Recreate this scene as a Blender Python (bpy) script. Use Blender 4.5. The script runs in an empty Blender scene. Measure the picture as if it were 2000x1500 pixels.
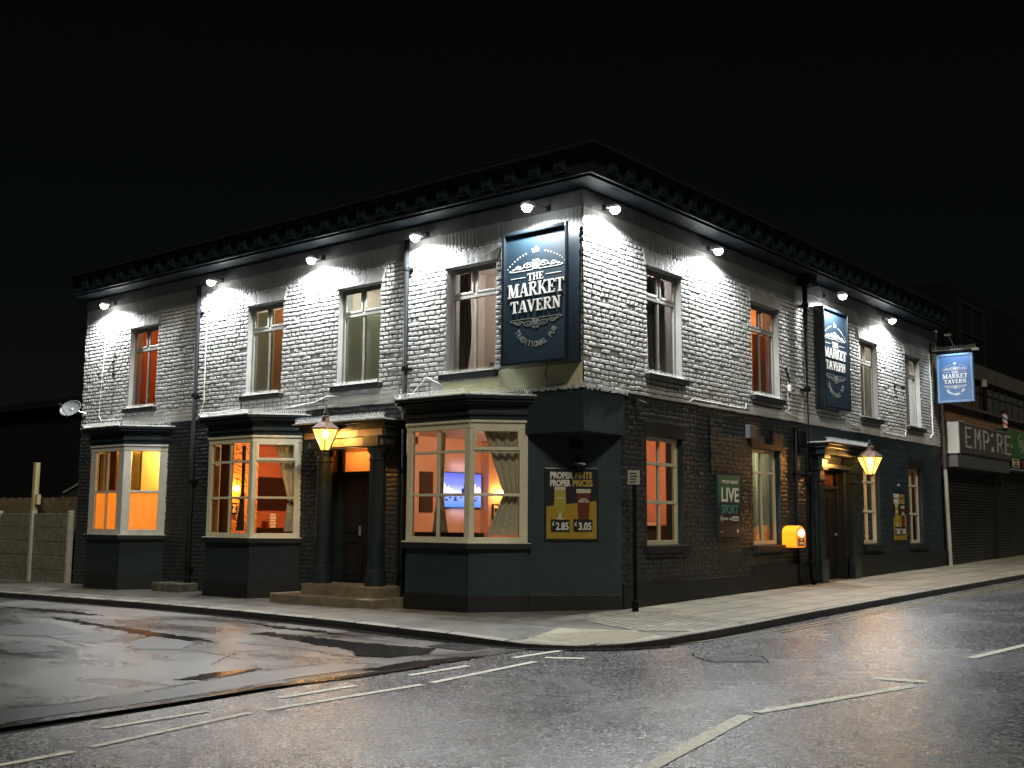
import bpy, bmesh, math, random
import numpy as np
from mathutils import Vector, Matrix
random.seed(7)
SC = bpy.context.scene
R = math.radians
# ------------------------------------------------------------ camera
cd = bpy.data.cameras.new('camera'); cam = bpy.data.objects.new('camera', cd)
SC.collection.objects.link(cam); SC.camera = cam
cd.sensor_width = 36; cd.lens = 38.283; cd.clip_start = .05; cd.clip_end = 2000
yaw, pitch, roll = R(129.17849), R(7.17233), R(0.36839)
fw = Vector((math.cos(pitch)*math.cos(yaw), math.cos(pitch)*math.sin(yaw), math.sin(pitch)))
rt = Vector((math.sin(yaw), -math.cos(yaw), 0)); up = rt.cross(fw)
r2 = math.cos(roll)*rt + math.sin(roll)*up; u2 = -math.sin(roll)*rt + math.cos(roll)*up
M = Matrix((r2, u2, -fw)).transposed().to_4x4(); M.translation = Vector((8.71853518, -12.26051267, 1.2))
cam.matrix_world = M
# ------------------------------------------------------------ light and exposure
SUN_DIR = Vector((0.64, -0.62, 0.82)).normalized()      # towards the light
w = bpy.data.worlds.new('World'); SC.world = w; w.use_nodes = True
nt = w.node_tree; bg = nt.nodes['Background']; sky = nt.nodes.new('ShaderNodeTexSky')
sky.sky_type = 'NISHITA'; sky.sun_disc = False
sky.sun_elevation = math.asin(SUN_DIR.z); sky.sun_rotation = math.atan2(SUN_DIR.x, SUN_DIR.y)
hm = nt.nodes.new('ShaderNodeMixRGB'); hm.blend_type = 'MULTIPLY'; hm.inputs[0].default_value = 1; hm.inputs[2].default_value = (1, .88, .62, 1)   # smoky town air over the blue
nt.links.new(sky.outputs[0], hm.inputs[1]); nt.links.new(hm.outputs[0], bg.inputs[0]); bg.inputs[1].default_value = 0.0003
sl = bpy.data.lights.new('sun', 'SUN'); sl.energy = 0.60; sl.angle = R(10); sl.color = (1.0, .92, .74)
so = bpy.data.objects.new('sun', sl); SC.collection.objects.link(so)
so.rotation_euler = SUN_DIR.to_track_quat('Z', 'Y').to_euler(); so.location = (6, -10, 12)
SC.view_settings.view_transform = 'Standard'; SC.view_settings.look = 'None'
SC.view_settings.exposure = 1.5; SC.view_settings.gamma = 1.0
SC.cycles.use_denoising = True
SC.cycles.sample_clamp_indirect = 6.0
SC.cycles.caustics_reflective = False; SC.cycles.caustics_refractive = False
SC.cycles.max_bounces = 7; SC.cycles.transparent_max_bounces = 12

# ------------------------------------------------------------ materials
def P(name, col, rough=.6, metal=0., noise=None, bump=None, emit=None, estr=0., spec=None, coat=0.):
    """noise=(scale, dark_factor, detail)  bump=(scale, strength, distance)"""
    m = bpy.data.materials.new(name); m.use_nodes = True
    n = m.node_tree.nodes; l = m.node_tree.links; b = n['Principled BSDF']
    b.inputs['Base Color'].default_value = (*col, 1); b.inputs['Roughness'].default_value = rough
    b.inputs['Metallic'].default_value = metal
    if spec is not None: b.inputs['Specular IOR Level'].default_value = spec
    if coat: b.inputs['Coat Weight'].default_value = coat
    tc = n.new('ShaderNodeTexCoord')
    if noise:
        t = n.new('ShaderNodeTexNoise'); t.inputs['Scale'].default_value = noise[0]; t.inputs['Detail'].default_value = noise[2] if len(noise) > 2 else 5
        t.inputs['Roughness'].default_value = .65
        l.new(tc.outputs['Object'], t.inputs['Vector'])
        r = n.new('ShaderNodeValToRGB'); r.color_ramp.elements[0].position = .35; r.color_ramp.elements[1].position = .68
        r.color_ramp.elements[0].color = (*[c*noise[1] for c in col], 1); r.color_ramp.elements[1].color = (*col, 1)
        l.new(t.outputs['Fac'], r.inputs[0]); l.new(r.outputs[0], b.inputs['Base Color'])
    if bump:
        t = n.new('ShaderNodeTexNoise'); t.inputs['Scale'].default_value = bump[0]; t.inputs['Detail'].default_value = 4
        l.new(tc.outputs['Object'], t.inputs['Vector'])
        bp = n.new('ShaderNodeBump'); bp.inputs['Strength'].default_value = bump[1]; bp.inputs['Distance'].default_value = bump[2]
        l.new(t.outputs['Fac'], bp.inputs['Height']); l.new(bp.outputs[0], b.inputs['Normal'])
    if emit:
        b.inputs['Emission Color'].default_value = (*emit, 1); b.inputs['Emission Strength'].default_value = estr
    return m
def glassmat(name, tint=(1, 1, 1), refl=1.0, em=None, estr=0, ior=1.5, tr=1.0):
    m = bpy.data.materials.new(name); m.use_nodes = True
    n = m.node_tree.nodes; l = m.node_tree.links; n.clear()
    o = n.new('ShaderNodeOutputMaterial'); mx = n.new('ShaderNodeMixShader')
    t = n.new('ShaderNodeBsdfTransparent'); t.inputs[0].default_value = (*[c*tr for c in tint], 1)
    g = n.new('ShaderNodeBsdfGlossy'); g.inputs['Roughness'].default_value = .02
    f = n.new('ShaderNodeFresnel'); f.inputs[0].default_value = ior
    mm = n.new('ShaderNodeMath'); mm.operation = 'MULTIPLY'; mm.inputs[1].default_value = refl
    l.new(f.outputs[0], mm.inputs[0]); l.new(mm.outputs[0], mx.inputs[0]); l.new(t.outputs[0], mx.inputs[1]); l.new(g.outputs[0], mx.inputs[2])
    if em:
        e = n.new('ShaderNodeEmission'); e.inputs[0].default_value = (*em, 1); e.inputs[1].default_value = estr
        a = n.new('ShaderNodeAddShader'); l.new(mx.outputs[0], a.inputs[0]); l.new(e.outputs[0], a.inputs[1]); l.new(a.outputs[0], o.inputs[0])
    else: l.new(mx.outputs[0], o.inputs[0])
    return m
def translucent(name, col, mixf=.5):
    m = bpy.data.materials.new(name); m.use_nodes = True
    n = m.node_tree.nodes; l = m.node_tree.links; n.clear()
    o = n.new('ShaderNodeOutputMaterial'); mx = n.new('ShaderNodeMixShader'); mx.inputs[0].default_value = mixf
    d = n.new('ShaderNodeBsdfDiffuse'); d.inputs[0].default_value = (*col, 1)
    t = n.new('ShaderNodeBsdfTranslucent'); t.inputs[0].default_value = (*col, 1)
    l.new(d.outputs[0], mx.inputs[1]); l.new(t.outputs[0], mx.inputs[2]); l.new(mx.outputs[0], o.inputs[0])
    return m
def emis(name, col, s):
    m = bpy.data.materials.new(name); m.use_nodes = True
    n = m.node_tree.nodes; l = m.node_tree.links; n.clear()
    o = n.new('ShaderNodeOutputMaterial'); e = n.new('ShaderNodeEmission'); e.inputs[0].default_value = (*col, 1); e.inputs[1].default_value = s
    l.new(e.outputs[0], o.inputs[0]); return m
def node(n, typ, **k):
    x = n.new(typ)
    for a, b in k.items(): setattr(x, a, b)
    return x
def wallpaint(name, col, chip, chipamt=.62, rough=.55, bumps=.25, vstain=.75):
    """painted old brick: paint, worn chips showing brick, fine bump"""
    m = bpy.data.materials.new(name); m.use_nodes = True
    n = m.node_tree.nodes; l = m.node_tree.links; b = n['Principled BSDF']; b.inputs['Roughness'].default_value = rough; b.inputs['Specular IOR Level'].default_value = .3
    tc = n.new('ShaderNodeTexCoord')
    t1 = n.new('ShaderNodeTexNoise'); t1.inputs['Scale'].default_value = 2.3; t1.inputs['Detail'].default_value = 9; t1.inputs['Roughness'].default_value = .7
    l.new(tc.outputs['Object'], t1.inputs['Vector'])
    r1 = n.new('ShaderNodeValToRGB'); r1.color_ramp.elements[0].position = .3; r1.color_ramp.elements[1].position = .62
    r1.color_ramp.elements[0].color = (*[c*vstain for c in col], 1); r1.color_ramp.elements[1].color = (*col, 1)
    l.new(t1.outputs['Fac'], r1.inputs[0])
    t2 = n.new('ShaderNodeTexNoise'); t2.inputs['Scale'].default_value = 14; t2.inputs['Detail'].default_value = 6; t2.inputs['Roughness'].default_value = .75
    l.new(tc.outputs['Object'], t2.inputs['Vector'])
    r2_ = n.new('ShaderNodeValToRGB'); r2_.color_ramp.elements[0].position = chipamt; r2_.color_ramp.elements[1].position = chipamt+.05
    r2_.color_ramp.elements[0].color = (0, 0, 0, 1); r2_.color_ramp.elements[1].color = (1, 1, 1, 1)
    l.new(t2.outputs['Fac'], r2_.inputs[0])
    mx = n.new('ShaderNodeMixRGB'); mx.inputs[2].default_value = (*chip, 1)
    l.new(r2_.outputs[0], mx.inputs[0]); l.new(r1.outputs[0], mx.inputs[1])
    at = n.new('ShaderNodeAttribute'); at.attribute_name = 'joint'; mj = n.new('ShaderNodeMixRGB'); mj.inputs[2].default_value = (*[c*.34 for c in col], 1)
    l.new(at.outputs['Fac'], mj.inputs[0]); l.new(mx.outputs[0], mj.inputs[1]); l.new(mj.outputs[0], b.inputs['Base Color'])
    t3 = n.new('ShaderNodeTexNoise'); t3.inputs['Scale'].default_value = 70; t3.inputs['Detail'].default_value = 5
    l.new(tc.outputs['Object'], t3.inputs['Vector'])
    bp = n.new('ShaderNodeBump'); bp.inputs['Strength'].default_value = bumps; bp.inputs['Distance'].default_value = .006
    l.new(t3.outputs['Fac'], bp.inputs['Height']); l.new(bp.outputs[0], b.inputs['Normal'])
    return m
def brickmat(name, c1, c2, mortar, scale=1.0, axis='Y', rough=.8):
    m = bpy.data.materials.new(name); m.use_nodes = True
    n = m.node_tree.nodes; l = m.node_tree.links; b = n['Principled BSDF']; b.inputs['Roughness'].default_value = rough; b.inputs['Specular IOR Level'].default_value = .15
    tc = n.new('ShaderNodeTexCoord'); sp = n.new('ShaderNodeSeparateXYZ'); cb = n.new('ShaderNodeCombineXYZ')
    l.new(tc.outputs['Object'], sp.inputs[0]); l.new(sp.outputs[axis], cb.inputs[0]); l.new(sp.outputs['Z'], cb.inputs[1])
    br = n.new('ShaderNodeTexBrick'); br.inputs['Scale'].default_value = 1.0
    br.inputs['Brick Width'].default_value = .225*scale; br.inputs['Row Height'].default_value = .075*scale; br.inputs['Mortar Size'].default_value = .006
    br.inputs['Color1'].default_value = (*c1, 1); br.inputs['Color2'].default_value = (*c2, 1); br.inputs['Mortar'].default_value = (*mortar, 1)
    l.new(cb.outputs[0], br.inputs['Vector']); 
    t = n.new('ShaderNodeTexNoise'); t.inputs['Scale'].default_value = 6; t.inputs['Detail'].default_value = 6; l.new(tc.outputs['Object'], t.inputs['Vector'])
    mx = n.new('ShaderNodeMixRGB'); mx.blend_type = 'MULTIPLY'; mx.inputs[0].default_value = .7
    l.new(br.outputs[0], mx.inputs[1]); l.new(t.outputs['Fac'], mx.inputs[2]); l.new(mx.outputs[0], b.inputs['Base Color'])
    bp = n.new('ShaderNodeBump'); bp.inputs['Strength'].default_value = .6; bp.inputs['Distance'].default_value = .01; bp.invert = True
    l.new(br.outputs['Fac'], bp.inputs['Height']); l.new(bp.outputs[0], b.inputs['Normal'])
    return m

def asphalt(name, cA, cB, rough, speck, grain=85, bump=.9, dist=.012, patch=None, rvar=.15, light=(.30, .30, .31)):
    m = bpy.data.materials.new(name); m.use_nodes = True
    n = m.node_tree.nodes; l = m.node_tree.links; b = n['Principled BSDF']
    tc = n.new('ShaderNodeTexCoord')
    big = n.new('ShaderNodeTexNoise'); big.inputs['Scale'].default_value = .55; big.inputs['Detail'].default_value = 8; big.inputs['Roughness'].default_value = .62; big.inputs['Distortion'].default_value = .6
    mp = n.new('ShaderNodeMapping'); mp.inputs['Scale'].default_value = patch or (1, 1, 1)
    l.new(tc.outputs['Object'], mp.inputs[0]); l.new(mp.outputs[0], big.inputs['Vector'])
    rb = n.new('ShaderNodeValToRGB'); rb.color_ramp.elements[0].position = .38; rb.color_ramp.elements[1].position = .6
    rb.color_ramp.elements[0].color = (*cA, 1); rb.color_ramp.elements[1].color = (*cB, 1); l.new(big.outputs['Fac'], rb.inputs[0])
    vo = n.new('ShaderNodeTexVoronoi'); vo.inputs['Scale'].default_value = grain; l.new(tc.outputs['Object'], vo.inputs['Vector'])
    rs = n.new('ShaderNodeValToRGB'); rs.color_ramp.interpolation = 'LINEAR'
    rs.color_ramp.elements[0].position = .55; rs.color_ramp.elements[1].position = .95
    rs.color_ramp.elements[0].color = (0, 0, 0, 1); rs.color_ramp.elements[1].color = (speck, speck, speck, 1)
    sepc = n.new('ShaderNodeSeparateColor'); l.new(vo.outputs['Color'], sepc.inputs[0]); l.new(sepc.outputs[0], rs.inputs[0])
    mx = n.new('ShaderNodeMixRGB'); mx.inputs[2].default_value = (*light, 1)
    l.new(rs.outputs[0], mx.inputs[0]); l.new(rb.outputs[0], mx.inputs[1]); l.new(mx.outputs[0], b.inputs['Base Color'])
    rr = n.new('ShaderNodeMapRange'); rr.inputs[1].default_value = .35; rr.inputs[2].default_value = .65; rr.inputs[3].default_value = rough-rvar; rr.inputs[4].default_value = rough+rvar
    l.new(big.outputs['Fac'], rr.inputs[0]); l.new(rr.outputs[0], b.inputs['Roughness'])
    no = n.new('ShaderNodeTexNoise'); no.inputs['Scale'].default_value = grain*.9; no.inputs['Detail'].default_value = 3; l.new(tc.outputs['Object'], no.inputs['Vector'])
    ad = n.new('ShaderNodeMath'); ad.operation = 'ADD'; l.new(vo.outputs['Distance'], ad.inputs[0]); l.new(no.outputs['Fac'], ad.inputs[1])
    bp = n.new('ShaderNodeBump'); bp.inputs['Strength'].default_value = bump; bp.inputs['Distance'].default_value = dist
    l.new(ad.outputs[0], bp.inputs['Height']); l.new(bp.outputs[0], b.inputs['Normal'])
    return m
def paving(name, c1, c2, mortar, bw, rh, rot=0, rough=.6, stain=.5, ms=.008):
    m = bpy.data.materials.new(name); m.use_nodes = True
    n = m.node_tree.nodes; l = m.node_tree.links; b = n['Principled BSDF']; b.inputs['Roughness'].default_value = rough
    tc = n.new('ShaderNodeTexCoord'); mp = n.new('ShaderNodeMapping'); mp.inputs['Rotation'].default_value = (0, 0, rot)
    l.new(tc.outputs['Object'], mp.inputs[0])
    br = n.new('ShaderNodeTexBrick'); br.inputs['Scale'].default_value = 1; br.inputs['Brick Width'].default_value = bw; br.inputs['Row Height'].default_value = rh
    br.inputs['Mortar Size'].default_value = ms; br.inputs['Color1'].default_value = (*c1, 1); br.inputs['Color2'].default_value = (*c2, 1); br.inputs['Mortar'].default_value = (*mortar, 1)
    l.new(mp.outputs[0], br.inputs['Vector'])
    t = n.new('ShaderNodeTexNoise'); t.inputs['Scale'].default_value = 1.7; t.inputs['Detail'].default_value = 9; t.inputs['Roughness'].default_value = .7; l.new(tc.outputs['Object'], t.inputs['Vector'])
    r = n.new('ShaderNodeValToRGB'); r.color_ramp.elements[0].position = .36; r.color_ramp.elements[1].position = .6
    r.color_ramp.elements[0].color = (stain, stain, stain, 1); r.color_ramp.elements[1].color = (1, 1, 1, 1); l.new(t.outputs['Fac'], r.inputs[0])
    mx = n.new('ShaderNodeMixRGB'); mx.blend_type = 'MULTIPLY'; mx.inputs[0].default_value = 1
    l.new(br.outputs[0], mx.inputs[1]); l.new(r.outputs[0], mx.inputs[2]); l.new(mx.outputs[0], b.inputs['Base Color'])
    t3 = n.new('ShaderNodeTexNoise'); t3.inputs['Scale'].default_value = 60; l.new(tc.outputs['Object'], t3.inputs['Vector'])
    ma = n.new('ShaderNodeMath'); ma.operation = 'MULTIPLY_ADD'; ma.inputs[1].default_value = -1.6; l.new(br.outputs['Fac'], ma.inputs[0]); l.new(t3.outputs['Fac'], ma.inputs[2])
    bp = n.new('ShaderNodeBump'); bp.inputs['Strength'].default_value = .5; bp.inputs['Distance'].default_value = .006
    l.new(ma.outputs[0], bp.inputs['Height']); l.new(bp.outputs[0], b.inputs['Normal'])
    return m

MT = {}
MT['white_brick'] = wallpaint('white_painted_brick', (.40, .40, .385), (.09, .07, .06), .65)
MT['cream_smooth'] = wallpaint('cream_painted_render', (.46, .46, .36), (.2, .19, .15), .68, bumps=.5)
MT['white_flat'] = wallpaint('white_painted_plaster', (.32, .32, .31), (.3, .29, .27), .67, bumps=.5)
MT['stone_grey'] = P('grey_painted_stone', (.21, .21, .20), .65, noise=(5, .6), bump=(14, .8, .02))
MT['dark_brick'] = wallpaint('dark_painted_brick', (.030, .034, .034), (.035, .033, .03), .68, rough=.42, bumps=.3)
MT['dark_teal'] = wallpaint('dark_teal_render', (.019, .032, .037), (.010, .015, .017), .64, rough=.5, bumps=.8, vstain=.62)
MT['plinth'] = wallpaint('black_plinth_paint', (.012, .013, .013), (.02, .02, .019), .7, rough=.5, bumps=.3)
MT['dark_gloss'] = P('dark_gloss_paint', (.014, .022, .027), .32, noise=(9, .7))
MT['eaves'] = P('weathered_eaves_paint', (.012, .017, .021), .6, noise=(9, .6), spec=.12)
MT['black_gloss'] = P('black_gloss_paint', (.012, .013, .014), .22)
MT['black_door'] = P('black_door_paint', (.010, .010, .011), .35, noise=(12, .7))
MT['frame'] = P('cream_window_paint', (.50, .48, .35), .45, noise=(8, .86))
MT['frame_white'] = P('white_window_paint', (.27, .26, .225), .42, noise=(8, .82))
MT['frame_dark'] = P('grey_window_paint', (.20, .19, .165), .45, noise=(8, .8))
MT['sill_white'] = P('white_sill_paint', (.7, .69, .65), .4, noise=(6, .75))
MT['spike'] = P('bird_spike_plastic', (.72, .72, .70), .35)
MT['lead'] = P('weathered_flashing', (.62, .62, .60), .5, noise=(18, .35))
MT['glass'] = glassmat('window_glass', refl=.9)
MT['roof'] = P('roof_slate', (.02, .021, .023), .6, noise=(3, .7))
MT['pipe'] = P('black_pipe_paint', (.004, .0045, .005), .6, spec=.06)
MT['conduit'] = P('white_cable_paint', (.62, .62, .60), .5)
MT['stone_step'] = P('worn_step_stone', (.20, .165, .11), .6, noise=(5, .55), bump=(30, .4, .01))
MT['sign_blue'] = P('sign_navy_paint', (.009, .028, .046), .6, noise=(3, .85))
MT['sign_frame'] = P('sign_frame_paint', (.012, .018, .024), .22)
MT['letter_white'] = P('sign_white_lettering', (.85, .84, .80), .5)
MT['letter_grey'] = P('sign_faded_lettering', (.26, .27, .26), .5)
MT['shadow_black'] = P('sign_black_shadow_paint', (.008, .009, .011), .5)
MT['brick_red'] = brickmat('shop_brown_brick', (.30, .16, .09), (.20, .10, .06), (.16, .13, .10))
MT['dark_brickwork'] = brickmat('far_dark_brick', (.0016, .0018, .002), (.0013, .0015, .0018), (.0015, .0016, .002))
MT['metal_dark'] = P('dark_metal', (.03, .03, .032), .35, .6)
MT['metal_grey'] = P('galvanised_grey', (.30, .31, .32), .4, .3, noise=(7, .7))
MT['lamp_body'] = P('floodlight_casing', (.20, .20, .20), .4)
MT['copper'] = P('lantern_brown_metal', (.12, .055, .03), .3, .7)
MT['black_sheet'] = P('matt_black', (.006, .006, .006), .8)

# ------------------------------------------------------------ mesh builder and frames
class F:
    """facade frame: s along the wall, z up, o out of the wall"""
    def __init__(s, ox, oy, ux, uy, nx, ny):
        l = math.hypot(ux, uy); k = math.hypot(nx, ny)
        s.o = (ox, oy); s.u = (ux/l, uy/l); s.n = (nx/k, ny/k)
    def p(s, a, z, o=0.): return (s.o[0]+s.u[0]*a+s.n[0]*o, s.o[1]+s.u[1]*a+s.n[1]*o, z)
    def shift(s, o): return F(s.o[0]+s.n[0]*o, s.o[1]+s.n[1]*o, *s.u, *s.n)
FL = F(0, 0, 1, 0, 0, -1)          # side-street facade, s = x
FR = F(0, 0, 0, 1, 1, 0)           # main-road facade, s = y
FC = F(-1.0, 0, 1.0, .95, .95, -1.0)   # splayed corner
class MB:
    def __init__(s): s.v = []; s.f = []
    def add(s, vs, fs):
        k = len(s.v); s.v += [tuple(v) for v in vs]; s.f += [tuple(i+k for i in f) for f in fs]; return s
    def hexa(s, a, b, c, d, e, f, g, h):
        return s.add([a, b, c, d, e, f, g, h], [(0, 3, 2, 1), (4, 5, 6, 7), (0, 1, 5, 4), (1, 2, 6, 5), (2, 3, 7, 6), (3, 0, 4, 7)])
    def box(s, x0, x1, y0, y1, z0, z1):
        return s.hexa((x0, y0, z0), (x1, y0, z0), (x1, y1, z0), (x0, y1, z0), (x0, y0, z1), (x1, y0, z1), (x1, y1, z1), (x0, y1, z1))
    def fb(s, f, a0, a1, z0, z1, o0, o1):
        return s.hexa(f.p(a0, z0, o1), f.p(a1, z0, o1), f.p(a1, z0, o0), f.p(a0, z0, o0), f.p(a0, z1, o1), f.p(a1, z1, o1), f.p(a1, z1, o0), f.p(a0, z1, o0))
    def quad(s, a, b, c, d): return s.add([a, b, c, d], [(0, 1, 2, 3)])
    def fq(s, f, a0, a1, z0, z1, o): return s.quad(f.p(a0, z0, o), f.p(a1, z0, o), f.p(a1, z1, o), f.p(a0, z1, o))
    def prism(s, pts, z0, z1):
        n = len(pts); vs = [(*p, z0) for p in pts]+[(*p, z1) for p in pts]
        return s.add(vs, [tuple(range(n))[::-1], tuple(range(n, 2*n))]+[(i, (i+1) % n, (i+1) % n+n, i+n) for i in range(n)])
    def fpoly(s, f, pts, o0, o1):
        n = len(pts); vs = [f.p(a, z, o0) for a, z in pts]+[f.p(a, z, o1) for a, z in pts]
        return s.add(vs, [tuple(range(n)), tuple(range(n, 2*n))[::-1]]+[(i, i+n, (i+1) % n+n, (i+1) % n) for i in range(n)])
    def tube(s, pts, r, n=8, cap=True):
        pts = [Vector(p) for p in pts]; base = len(s.v); k = len(pts)
        rs = r if isinstance(r, (list, tuple)) else [r]*k
        for i, p in enumerate(pts):
            d = (pts[min(i+1, k-1)]-pts[max(i-1, 0)]).normalized()
            a = d.cross(Vector((0, 0, 1))); a = a if a.length > .05 else d.cross(Vector((1, 0, 0))); a.normalize(); b = d.cross(a)
            for j in range(n):
                t = 2*math.pi*j/n; s.v.append(tuple(p+a*math.cos(t)*rs[i]+b*math.sin(t)*rs[i]))
        for i in range(k-1):
            for j in range(n): s.f.append((base+i*n+j, base+i*n+(j+1) % n, base+(i+1)*n+(j+1) % n, base+(i+1)*n+j))
        if cap: s.f.append(tuple(base+j for j in range(n))[::-1]); s.f.append(tuple(base+(k-1)*n+j for j in range(n)))
        return s
    def lathe(s, x, y, prof, n=24, z0=0, rot=0):
        base = len(s.v)
        for r, z in prof:
            for j in range(n):
                t = 2*math.pi*j/n+rot; s.v.append((x+r*math.cos(t), y+r*math.sin(t), z+z0))
        for i in range(len(prof)-1):
            for j in range(n): s.f.append((base+i*n+j, base+i*n+(j+1) % n, base+(i+1)*n+(j+1) % n, base+(i+1)*n+j))
        s.f.append(tuple(base+j for j in range(n))[::-1]); s.f.append(tuple(base+(len(prof)-1)*n+j for j in range(n)))
        return s
    def ribbon(s, f, pts, wd, o0, o1, taper=None):
        for i in range(len(pts)-1):
            (a, b), (c, d) = pts[i], pts[i+1]; L = math.hypot(c-a, d-b)
            if L < 1e-6: continue
            nx, nz = -(d-b)/L*wd/2, (c-a)/L*wd/2; ex, ez = (c-a)/L*wd*.25, (d-b)/L*wd*.25
            s.fpoly(f, [(a-nx-ex, b-nz-ez), (c-nx+ex, d-nz+ez), (c+nx+ex, d+nz+ez), (a+nx-ex, b+nz-ez)], o0, o1+.00012*(i % 3))
        return s
def wloc(o):
    v = Vector((0, 0, 0))
    while o: v += Vector(o.location); o = o.parent
    return v
def obj(name, mb, mat, parent=None, smooth=False, bevel=0, label=None, flip=False):
    off = wloc(parent)
    me = bpy.data.meshes.new(name)
    vs = np.array(mb.v, dtype=np.float64).reshape(-1, 3)-np.array(off)
    me.from_pydata([tuple(v) for v in vs], [], mb.f); me.validate()
    if isinstance(mat, list):
        for m_ in mat: me.materials.append(m_)
    else: me.materials.append(mat)
    bm = bmesh.new(); bm.from_mesh(me); bmesh.ops.recalc_face_normals(bm, faces=bm.faces); bm.to_mesh(me); bm.free()
    if smooth:
        for p_ in me.polygons: p_.use_smooth = True
    o = bpy.data.objects.new(name, me); SC.collection.objects.link(o); o.parent = parent
    if bevel:
        md = o.modifiers.new('bevel', 'BEVEL'); md.width = bevel; md.segments = 2; md.limit_method = 'ANGLE'; md.angle_limit = R(40)
    if label: o['label'] = label
    return o
def thing(name, label, cat, loc=(0, 0, 0), group=None):
    o = bpy.data.objects.new(name, None); SC.collection.objects.link(o); o.location = loc; o.empty_display_size = .2
    o['label'] = label; o['category'] = cat
    if group: o['group'] = group
    return o
def tag(o, label, cat, group=None):
    o['label'] = label; o['category'] = cat
    if group: o['group'] = group
    return o
def struct(o, kind='structure'): o['kind'] = kind; return o
def lamp(typ, name, loc, energy, color, parent=None, **k):
    d = bpy.data.lights.new(name, typ); d.energy = energy; d.color = color
    for a, b in k.items(): setattr(d, a, b)
    o = bpy.data.objects.new(name, d); SC.collection.objects.link(o); o.parent = parent
    o.location = Vector(loc)-wloc(parent); return o
# text -> flat outlines in (s, z)
def textmesh(body, size=1.0, xs=1.0, bold=0.0, align='CENTER', extrude=0.004):
    c = bpy.data.curves.new('t', 'FONT'); c.body = body; c.size = size; c.align_x = align; c.offset = bold; c.resolution_u = 3; c.extrude = extrude
    o = bpy.data.objects.new('t', c); SC.collection.objects.link(o)
    dg = bpy.context.evaluated_depsgraph_get(); me = bpy.data.meshes.new_from_object(o.evaluated_get(dg))
    vs = [(v.co.x*xs, v.co.y, v.co.z) for v in me.vertices]; fs = [tuple(p.vertices) for p in me.polygons]
    bpy.data.objects.remove(o); bpy.data.curves.remove(c); bpy.data.meshes.remove(me)
    return vs, fs
def addtext(mb, f, a, z, o, body, size, xs=1.0, bold=0.0, align='CENTER', rot=0, width=None, extrude=.004):
    vs, fs = textmesh(body, size, xs, bold, align, extrude)
    if width:
        w0 = max(v[0] for v in vs)-min(v[0] for v in vs); vs = [(v[0]*width/w0, v[1], v[2]) for v in vs]
    cr, sr = math.cos(rot), math.sin(rot)
    mb.add([f.p(a+v[0]*cr-v[1]*sr, z+v[0]*sr+v[1]*cr, o+v[2]) for v in vs], fs)

# ------------------------------------------------------------ ground
def gz(x, y): return -.055+.0087*x+.0163*y
ROAD = -.085
def pz(x, y):   # pavement dips to the road at the dropped kerb on the corner
    d = math.hypot(x-1.6, y+2.5); t = max(0., 1-d/1.7)
    return gz(x, y)-.05*t*t*(3-2*t)
def sheet(name, pts, mat, dz, fn=gz, cut=0, parent=None, box=None):
    bm = bmesh.new(); bm.faces.new([bm.verts.new((x, y, 0)) for x, y in pts])
    if cut:
        b = box or (min(p[0] for p in pts), max(p[0] for p in pts), min(p[1] for p in pts), max(p[1] for p in pts))
        for ax, lo, hi in ((0, b[0], b[1]), (1, b[2], b[3])):
            t = lo
            while t <= hi:
                co = [0, 0, 0]; no = [0, 0, 0]; co[ax] = t+.0003; no[ax] = 1
                bmesh.ops.bisect_plane(bm, geom=bm.verts[:]+bm.edges[:]+bm.faces[:], plane_co=co, plane_no=no); t += cut
    bmesh.ops.triangulate(bm, faces=bm.faces)
    for v in bm.verts: v.co.z = fn(v.co.x, v.co.y)+dz
    bmesh.ops.recalc_face_normals(bm, faces=bm.faces)
    for f_ in bm.faces:
        if f_.normal.z < 0: f_.normal_flip()
    me = bpy.data.meshes.new(name); bm.to_mesh(me); bm.free(); me.materials.append(mat)
    o = bpy.data.objects.new(name, me); SC.collection.objects.link(o); o.parent = parent
    return o
MT['road'] = asphalt('main_road_asphalt', (.042, .045, .050), (.080, .084, .090), .25, .95, grain=50, bump=.55, dist=.006, rvar=.05, light=(.36, .36, .37))
MT['side'] = asphalt('side_road_worn_asphalt', (.026, .026, .027), (.15, .147, .14), .29, .35, grain=110, bump=.35, dist=.004, patch=(.8, 1.7, 1), rvar=.10, light=(.26, .25, .24))
MT['patch'] = asphalt('road_repair_asphalt', (.028, .029, .029), (.040, .041, .040), .42, .1, grain=110, bump=.25, dist=.004, rvar=.05)
MT['wet'] = asphalt('wet_gutter_tarmac', (.010, .010, .011), (.022, .021, .02), .16, .1, grain=90, bump=.35, dist=.004, rvar=.05)
MT['slab'] = paving('paving_slabs', (.29, .265, .205), (.23, .21, .16), (.05, .047, .04), .9, .62, R(90), .55, .6, .016)
MT['block'] = paving('block_paving', (.30, .275, .20), (.19, .175, .135), (.04, .037, .03), .21, .11, R(35), .6, .6, .012)
MT['pave_l'] = paving('asphalt_pavement', (.155, .145, .125), (.125, .12, .105), (.05, .048, .045), 2.6, 1.6, R(3), .5, .45, .008)
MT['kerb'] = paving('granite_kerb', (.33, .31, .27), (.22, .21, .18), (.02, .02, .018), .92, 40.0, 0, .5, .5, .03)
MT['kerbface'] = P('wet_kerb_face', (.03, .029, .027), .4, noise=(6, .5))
MT['paint_w'] = P('white_road_paint', (.78, .76, .66), .6, noise=(18, .55), bump=(70, .6, .006))
MT['paint_y'] = P('yellow_road_paint', (.26, .22, .10), .5, noise=(12, .45), bump=(70, .6, .006))

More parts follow.
